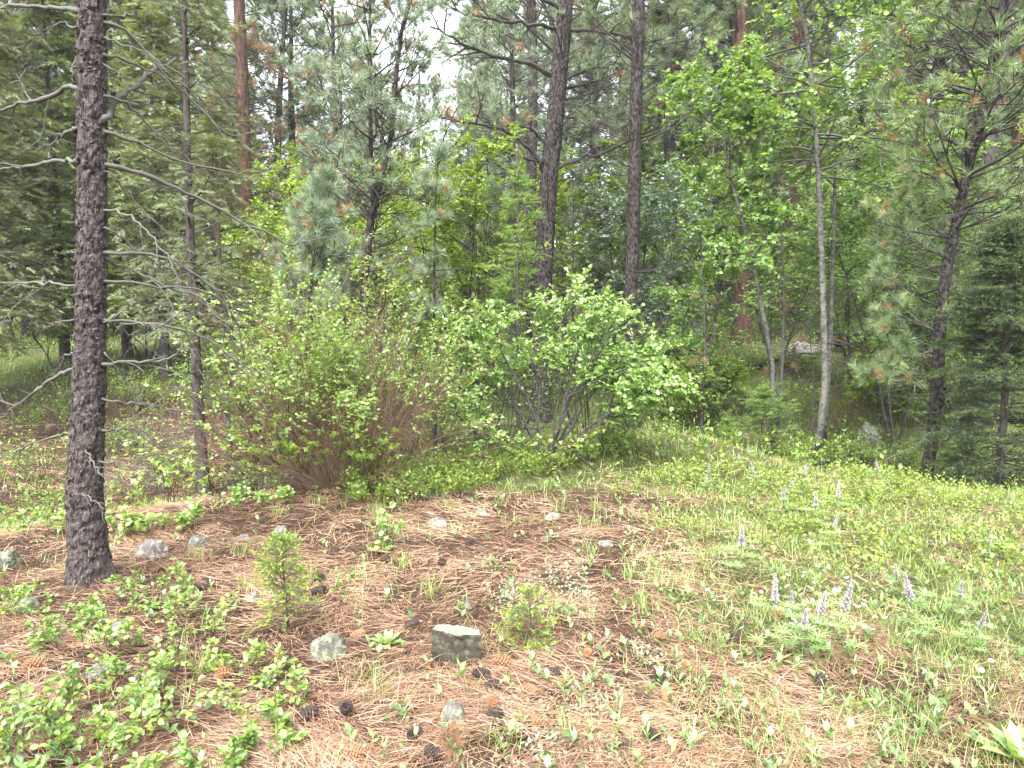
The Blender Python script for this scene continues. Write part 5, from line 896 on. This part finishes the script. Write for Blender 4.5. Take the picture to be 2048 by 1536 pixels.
for s_ in range(3):
    m = np.arange(k) % 3 == s_; ND = NDA if s_ == 0 else (np.array([[-.5, 0, 0], [.5, 0, 0], [0, 1, .04]]), [[0, 1, 2]], None); T = conform(x[m], y[m], .002 + .026 * r.uniform(0, 1, m.sum()) ** 1.5); L_ = r.uniform(.10, .19, m.sum()); dd = nz(d[m]); nn = nz(np.array([0, 0, 1.]) + .5 * r.normal(size=dd.shape)); xx = nz(np.cross(dd, nn)); zz = np.cross(xx, dd); tv, tt_, tq = ND
    bend = (.0, .5, -.4)[s_]; tv = tv.copy(); V = T[:, None] + L_[:, None, None] * (tv[None, :, 1, None] * dd[:, None] + (tv[None, :, 2, None]) * zz[:, None]) + ((w[m] * L_ )[:, None] * tv[None, :, 0])[..., None] * xx[:, None] + (bend * .25 * L_[:, None] * (tv[None, :, 1] * (1 - tv[None, :, 1])))[..., None] * xx[:, None] * 2
    off = (np.arange(len(T)) * len(tv))[:, None, None]; v_ = np.clip(.43 + .26 * r.normal(size=len(T)) + .9 * (fbm(T[:, 0] * 1.5, T[:, 1] * 1.5, 5) - .47), 0, 1); g.add(V, np.array(tt_)[None] + off, (np.array(tq)[None] + off) if tq else None, np.repeat(v_, len(tv)), 'litter')
o = g.obj('pine_needle_litter', stuff=True); tag(o, 'fallen orange brown pine needles covering the forest floor', 'needle litter')
g = G(); n = 5200; x, y = fan_pts(r, n, 1.9, 11); a_ = r.uniform(0, math.tau, n); CH = (np.array([[-.5, -.5, 0], [.5, -.4, .1], [.35, .5, .0], [-.4, .45, .12], [0, 0, .28]]), [[0, 1, 4], [1, 2, 4], [2, 3, 4], [3, 0, 4]], None)
for q_, mt in enumerate(('cone_dark', 'cone_tan', 'twig_dark')):
    m = np.arange(n) % 3 == q_; put(g, CH, conform(x[m], y[m], .008), np.stack([np.cos(a_[m]), np.sin(a_[m]), .3 * r.normal(size=m.sum())], 1), nz(np.array([0, 0, 1.]) + .5 * r.normal(size=(m.sum(), 3))), r.uniform(.006, .024, m.sum()), .5, mt)
x, y = fan_pts(r, 420, 2.0, 10); a_ = r.uniform(0, math.tau, 420); P_ = conform(x, y, .012); tw_ = grow(r, P_, np.stack([np.cos(a_), np.sin(a_), 0 * a_], 1), r.uniform(.06, .28, 420), 5, 0, .16); tw_[:, :, 2] = ground(tw_[:, :, 0], tw_[:, :, 1]) + .014; tubes(g, tw_, taper(r.uniform(.0015, .0035, 420), 5, .5), 3, 'twig_dark')
o = g.obj('forest_debris', stuff=True); tag(o, 'bark chips, cone scales and bits of twig strewn over the needle litter', 'debris')
# grass
BL = (np.array([[-.5, 0, 0], [.5, 0, 0], [.36, .58, .10], [-.36, .58, .10], [0, 1, .45]]), [[3, 2, 4]], [[0, 1, 2, 3]])
def blades(g, r, x, y, H, w, mat='grass', lean=.35, vm=.5):
    k = len(x); T = conform(x, y, -.005); a_ = r.uniform(0, math.tau, k); le = lean * r.uniform(.2, 1.6, k); d = nz(np.stack([np.cos(a_) * le, np.sin(a_) * le, np.ones(k)], 1)); nn = nz(np.stack([np.cos(a_), np.sin(a_), -.2 + 0 * a_], 1)); xx = nz(np.cross(d, nn)); zz = np.cross(xx, d); tv, tt_, tq = BL
    w = np.broadcast_to(w, (k,)); V = T[:, None] + H[:, None, None] * (tv[None, :, 1, None] * d[:, None] + tv[None, :, 2, None] * nn[:, None]) + (w[:, None] * tv[None, :, 0])[..., None] * xx[:, None]
    off = (np.arange(k) * 5)[:, None, None]; v_ = np.clip(vm + .24 * r.normal(size=k), 0, 1); g.add(V, np.array(tt_)[None] + off, (np.array(tq)[None] + off[:, :, :1]).reshape(-1, 4) if False else np.array(tq)[None] + off, np.repeat(v_, 5), mat)
r = rs(402); g = G()
n = 105000; x, y = fan_pts(r, n, 2.1, 12, -1., 1.); gn = greenness(x, y); cl = fbm(x * 1.9, y * 1.9, 55, 3); kp = r.uniform(0, 1, n) < np.clip(gn * .95 * (.30 + sstep(.38, .6, cl)) + .36 * sstep(.48, .6, fbm(x * 3.4, y * 3.4, 57, 3)) * (.4 + .6 * sstep(-1.5, .6, x)), 0, 1); x, y = x[kp], y[kp]; blades(g, r, x, y, r.uniform(.03, .13, len(x)), .0024 * np.maximum(1, y / 3), lean=.7, vm=.6)
cx, cy2 = fan_pts(r, 330, 2.3, 8, -.9, .9); m = r.uniform(0, 1, 330) < (.16 + greenness(cx, cy2)); cx, cy2 = cx[m], cy2[m]
cxs = np.concatenate([cx, [gp(a_, b2)[0] for a_, b2 in [(480, 1110), (860, 1190), (700, 1000), (790, 1010), (900, 1020), (1180, 1110), (1260, 1160), (1190, 1020), (640, 1010), (560, 1030), (1290, 1230), (760, 1400), (730, 1370), (1180, 1050), (1000, 1010), (1120, 1020)]]]); cys = np.concatenate([cy2, [gp(a_, b2)[1] for a_, b2 in [(480, 1110), (860, 1190), (700, 1000), (790, 1010), (900, 1020), (1180, 1110), (1260, 1160), (1190, 1020), (640, 1010), (560, 1030), (1290, 1230), (760, 1400), (730, 1370), (1180, 1050), (1000, 1010), (1120, 1020)]]])
rep = 46; xx_ = np.repeat(cxs, rep) + r.normal(size=len(cxs) * rep) * .035 * np.repeat(r.uniform(.5, 1.6, len(cxs)), rep); yy_ = np.repeat(cys, rep) + r.normal(size=len(cxs) * rep) * .035; blades(g, r, xx_, yy_, r.uniform(.05, .16, len(xx_)), .0022 * np.maximum(1, yy_ / 3), lean=.45, vm=.55)
n = 24000; y = r.uniform(8.5, 34, n); x = y * r.uniform(-1, 1, n); kq = r.uniform(0, 1, n) < .12 + greenness(x, y); x, y = x[kq], y[kq]; n = len(x); blades(g, r, x, y, r.uniform(.12, .34, n), .0035 * y / 6, vm=.55)
o = g.obj('grass', stuff=True); tag(o, 'fine fresh and straw coloured grass in the open ground', 'grass')
g = G(); n = 1500; x, y = fan_pts(r, n, 2.1, 7.5, -.9, .9); kp = r.uniform(0, 1, n) < .35 + .65 * sstep(-1., 1.2, x); x, y = x[kp], y[kp]; n = len(x); T = conform(x, y, .004); a_ = r.uniform(0, math.tau, n); s_ = r.uniform(.018, .05, n); vv = np.clip(.5 + .25 * r.normal(size=n), 0, 1)
for q_ in range(6):
    a_ = a_ + 1.05 + .3 * r.normal(size=n); el_ = r.uniform(.2, 2.2, n); put(g, LANCE if q_ % 2 else LEAF4, T + np.array([0, 0, .012]) * q_, np.stack([np.cos(a_), np.sin(a_), el_], 1), np.stack([-np.cos(a_) * .3, -np.sin(a_) * .3, np.ones(n)], 1), s_, vv, 'forb')
o = g.obj('small_sprouts', stuff=True); tag(o, 'tiny green sprouts pushing up through the needle litter', 'sprouts')
# leafy carpets
def carpet(label, r, x, y, H, S, mat, tpl=LEAF2, nl=7, name='leaf_carpet', st='twig_brown', cat='ground cover', vm=.5):
    g = G(); k = len(x); b_ = conform(x, y, -.01); a_ = r.uniform(0, math.tau, k); le = r.uniform(.1, .7, k); d = np.stack([np.cos(a_) * le, np.sin(a_) * le, np.ones(k)], 1); A_ = grow(r, b_, d, H * r.uniform(.5, 1.2, k), 5, .0, .12); tubes(g, A_, taper(np.full(k, .0016), 5, .5), 3, st); leaves(g, r, A_, nl, .3, 1.0, tpl, S, mat, vm=vm); o = g.obj(name, stuff=True); tag(o, label, cat)
r = rs(403); n = 9500; y = r.uniform(3.3, 7.4, n); x = r.uniform(.9, 7.0, n); px = 1024 + FPX * x / y; d_ = (y < np.interp(px, EPX, EDP) + .6) *  sstep(1.0, 2.4, x + (fbm(x * 1.1, y * 1.1, 41) - .47) * 2.4) * sstep(3.4, 4.9, y + (fbm(x, y, 43) - .47) * 2 + .15 * (x - 2)); kp = (r.uniform(0, 1, n) < d_ * (.12 + 1.1 * sstep(.36, .56, fbm(x * 2.3, y * 2.3, 48, 3)))) & (px < 2500); x, y = x[kp], y[kp]
carpet('knee high yellow green snowberry growth filling the open patch at right', r, x, y, .20, .033, 'leaf_lime', nl=6, name='snowberry_patch', vm=.42)
n = 3300; y = r.uniform(5.9, 8.3, n); x = r.uniform(-1.6, 2.1, n); px = 1024 + FPX * x / y; e = np.interp(px, EPX, EDP) + (fbm(x * 2, y * 2, 12) - .47) * .8; kp = (y > e * .92) & (px > 690) & (px < 1330); x, y = x[kp], y[kp]
carpet('low bright green leaf carpet along the foot of the shrubs', r, x, y, .27, .045, 'leaf_carpet', LEAF2, nl=7, name='shrub_foot_carpet', vm=.68)
n = 5200; y = r.uniform(7.5, 24, n); x = y * r.uniform(-.95, .95, n); kp = r.uniform(0, 1, n) < (.25 + sstep(.4, .6, fbm(x * .5, y * .5, 61))) * np.where((x / y < -.3) & (y < 13), .22, 1.); x, y = x[kp], y[kp]
carpet('scattered low green undergrowth on the ground beneath the trees', r, x, y, .34, .078, 'leaf_carpet', LEAF2, nl=5, name='undergrowth', cat='undergrowth')
n = 260; y = r.uniform(5.0, 9.5, n); x = y * r.uniform(-1.0, -.52, n); x, y = x, y
carpet('soft green low plants on the hollow left of the nearest trunk', r, x, y, .22, .045, 'leaf_carpet', LEAF2, nl=7, name='hollow_undergrowth', cat='undergrowth')
n = 900; cc = np.array([gp(a_, b2)[:2] for a_, b2 in [(1035, 1175), (1110, 1150), (1150, 1185), (1165, 1200), (1010, 1200), (1140, 1130), (960, 1125), (1180, 1400), (1020, 1440), (1080, 1470), (1200, 1420), (1130, 1490), (1250, 1510), (1050, 1530), (1290, 1310), (1030, 1410), (1160, 1160), (1090, 1215)]]); n = 620; q = r.integers(0, len(cc), n); x = cc[q, 0] + r.normal(size=n) * .075; y = cc[q, 1] + r.normal(size=n) * .075
g = G(); T = conform(x, y, .005); a_ = r.uniform(0, math.tau, n)
for e_ in (.3, .7, 1.4):
    a_ = a_ + 2.1; put(g, LEAF2, T + r.normal(size=(n, 3)) * [.01, .01, .004], np.stack([np.cos(a_), np.sin(a_), e_ + 0 * a_], 1), np.array([0, 0, 1.]) + .01 * r.normal(size=(n, 3)), r.uniform(.015, .028, n), np.clip(.5 + .3 * r.normal(size=n), 0, 1), 'silver')
o = g.obj('pussytoes_mat', stuff=True); tag(o, 'silvery low pussytoes patches on the litter in mid picture', 'ground cover')

# ------------------------------------------------------------------ the forest behind: a few kinds, copied tree by tree
def proto_pine(seed, H, Lm, mat, fat=1.25, bark='bark_pine', h0=.3, keep=.9):
    r = rs(seed); P = grow(r, np.array([[0, 0, -.3]]), np.array([[0, 0, 1.]]), H, 40, .02, .012)[0]; t = thing('pine_tree', 'pine', 'tree', (0, 0, 0)); u = np.linspace(0, 1, 40); g = G(); trunkmesh(g, P, .03 + .19 * (1 - u) ** .8, 14, bark, seed, .07, .3); g.obj('trunk', t, smooth=True)
    g = G(); dead_branches(g, r, P, 1.2, H * .6, 55, 1.5, 'twig_dark', rad=.013); g.obj('dead_branches', t, stuff=True); g = G(); pine_crown(g, r, P, H * h0, H, Lm, .48, 5, 5, .03, mat, tufts=TUFTS_FAT, fat=fat, dead=.04, keep=keep, sub=5); g.obj('crown', t); return t
def proto_fir(seed, H, Lm, mat, h0=.08, fat=.42):
    r = rs(seed); P = grow(r, np.array([[0, 0, -.3]]), np.array([[0, 0, 1.]]), H, 30, .02, .01)[0]; t = thing('fir_tree', 'fir', 'tree', (0, 0, 0)); u = np.linspace(0, 1, 30); g = G(); trunkmesh(g, P, .02 + .13 * (1 - u), 12, 'bark_fir', seed, .05, .2); g.obj('trunk', t, smooth=True)
    g = G(); fir_crown(g, r, P, H * h0, H, Lm, .34, 5, -3, -.02, mat, sprays=SPRAY_F, fat=fat * .66, sub=9, ns=5); g.obj('crown', t); return t
def proto_leafy(seed, H, Lm, mat, S=.11):
    r = rs(seed); P = grow(r, np.array([[0, 0, -.2]]), np.array([[0, 0, 1.]]), H, 30, .02, .02)[0]; t = thing('leafy_tree', 'leafy', 'tree', (0, 0, 0)); g = G(); trunkmesh(g, P, .02 + .07 * (1 - np.linspace(0, 1, 30)), 10, 'bark_aspen', seed, .03, .2); g.obj('trunk', t, smooth=True)
    g = G(); leafy_crown(g, r, P, H * .25, H, Lm, 44, 5, 6, S, LEAF2, mat); g.obj('crown', t); return t
PR = {'pine_a': proto_pine(501, 15, 2.7, 'needle_pine'), 'pine_b': proto_pine(502, 13, 2.4, 'needle_blue', h0=.22), 'pine_c': proto_pine(503, 17, 3.0, 'needle_pine', bark='bark_red', h0=.4), 'fir_a': proto_fir(504, 11, 2.3, 'fir_grey', .2), 'fir_b': proto_fir(505, 8, 2.0, 'fir_grey', .14), 'leafy_a': proto_leafy(506, 6.5, 1.8, 'leaf_aspen'), 'leafy_b': proto_leafy(507, 4.8, 1.7, 'leaf_lime')}
used = set(); r = rs(510)
BG = [('fir_a', 130, 17, .9), ('fir_a', 255, 19, .95), ('fir_a', -50, 15, 1.0), ('fir_a', 330, 16.5, .8), ('pine_b', 835, 30, .8), ('pine_b', 765, 29, .75), ('pine_b', 600, 26, 1.0), ('pine_b', 680, 34, 1.15), ('pine_b', 985, 28, 1.0), ('pine_b', 735, 40, 1.0), ('pine_a', 930, 44, .95), ('leafy_a', 1330, 18, .75), ('leafy_a', 1745, 15.5, .75), ('leafy_b', 1560, 24, 1.1), ('leafy_b', 1690, 22, 1.0), ('leafy_a', 1850, 19, .8), ('leafy_b', 1250, 20, 1.1), ('leafy_b', 1450, 27, 1.2), ('leafy_a', 1980, 15, .85), ('leafy_b', 560, 18, .9), ('leafy_b', 300, 27, 1.0), ('fir_a', -60, 24, 1.2), ('fir_a', 90, 29, 1.2), ('pine_b', 240, 30, 1.0), ('pine_b', 200, 29, 1.1), ('pine_a', 320, 26, 1.0), ('pine_a', 120, 27, 1.1), ('pine_b', 400, 26, 1.1), ('fir_a', 500, 28, .95), ('pine_a', 560, 24, .85), ('fir_b', 440, 25, 1.0), ('pine_b', 620, 30, .75),
 ('pine_b', 710, 33, .72), ('leafy_b', 640, 20, 1.0), ('leafy_b', 760, 19, .95), ('leafy_b', 850, 21, 1.0), ('leafy_a', 930, 23, .7), ('pine_b', 840, 38, .60), ('pine_a', 905, 36, .55), ('fir_a', 790, 44, .85), ('fir_a', 870, 50, .85), ('pine_b', 960, 30, .78), ('pine_a', 1000, 34, 1.0), ('fir_a', 960, 44, 1.0), ('pine_b', 1020, 22, .85), ('pine_a', 1120, 27, 1.1), ('leafy_b', 1090, 19, 1.0),
 ('pine_b', 1190, 21, 1.0), ('fir_a', 1180, 30, 1.2), ('pine_c', 1240, 26, 1.1), ('pine_a', 1330, 20, .95), ('pine_c', 1390, 30, 1.0), ('pine_c', 1422, 27, 1.0), ('fir_b', 1300, 24, 1.3), ('pine_a', 1430, 22, .9), ('pine_c', 1540, 27, 1.1), ('pine_a', 1600, 33, 1.0), ('pine_c', 1575, 22, .9), ('leafy_a', 1420, 17, .8), ('leafy_a', 1640, 20, .75), ('leafy_a', 1800, 17, .9), ('pine_a', 1700, 25, .9), ('pine_c', 1790, 21, 1.0),
 ('pine_a', 1840, 16, .8), ('pine_c', 1815, 27, 1.1), ('pine_a', 1890, 22, 1.0), ('leafy_a', 1900, 13.5, .8), ('pine_c', 2010, 20, 1.0), ('pine_a', 2090, 14, .9), ('pine_b', 2180, 17, 1.0), ('fir_a', -200, 13, .9), ('pine_a', -160, 20, 1.0), ('fir_a', 20, 30, 1.3), ('pine_a', 230, 36, 1.2), ('fir_a', 380, 40, 1.3), ('pine_b', 480, 38, 1.0), ('pine_b', 60, 26, 1.1), ('fir_a', 260, 30, 1.1), ('leafy_b', 350, 27, 1.0), ('leafy_b', 60, 28, .9), ('fir_b', 150, 31, 1.2)]
for k_ in range(46): BG.append((('pine_a', 'fir_a', 'pine_c', 'fir_b', 'pine_b')[k_ % 5], float(r.uniform(-300, 640) if k_ % 2 else r.uniform(1030, 2350)), float(r.uniform(34, 75)), float(r.uniform(.8, 1.2))))
for k_ in range(16): BG.append((('fir_a', 'pine_b')[k_ % 2], float(r.uniform(640, 1000)), float(r.uniform(50, 80)), float(r.uniform(.6, .9))))
LM_ = [(-1e4, 'off the left border'), (0, 'left of the nearest trunk'), (160, 'between the nearest trunk and the slender fir'), (390, 'right of the slender fir'), (490, 'left of the forked pine'), (740, 'in the sky gap'), (960, 'left of the leaning pine'), (1090, 'between the leaning and the straight pine'), (1270, 'right of the straight pine'), (1380, 'left of the old reddish pine'), (1480, 'left of the tall aspen'), (1645, 'between the tall aspen and the crooked pine'), (1880, 'right of the crooked pine'), (2050, 'off the right border')]
KD = {'pine_a': 'dark green pine', 'pine_b': 'pale needled pine', 'pine_c': 'red barked pine', 'fir_a': 'grey green fir', 'fir_b': 'dense dark fir', 'leafy_a': 'fresh leaved broadleaf tree', 'leafy_b': 'lime green broadleaf tree'}
seen = {}
for kind, px, Yd, s_ in BG:
    b = onground(px, Yd); where = [w_ for p_, w_ in LM_ if px >= p_][-1]; dist = 'just behind' if Yd < 18 else 'mid distance' if Yd < 29 else 'far back' if Yd < 48 else 'furthest back'; lab = f'{KD[kind]} {dist}, {where}'; hw = 'shorter ' if s_ < .8 else 'taller ' if s_ > 1.05 else ''; lab = hw + lab
    grp = 'forest trees ' + dist + ' ' + where; pr = PR[kind]; rz = float(r.uniform(0, 6.28)); sz = s_ * float(r.uniform(.94, 1.08))
    if kind not in used: used.add(kind); pr.location = tuple(b); pr.rotation_euler = (0, 0, rz); pr.scale = (s_, s_, sz); pr['label'] = lab; pr['group'] = grp
    else: dup(pr, b, rz, s_, lab, grp, sz)
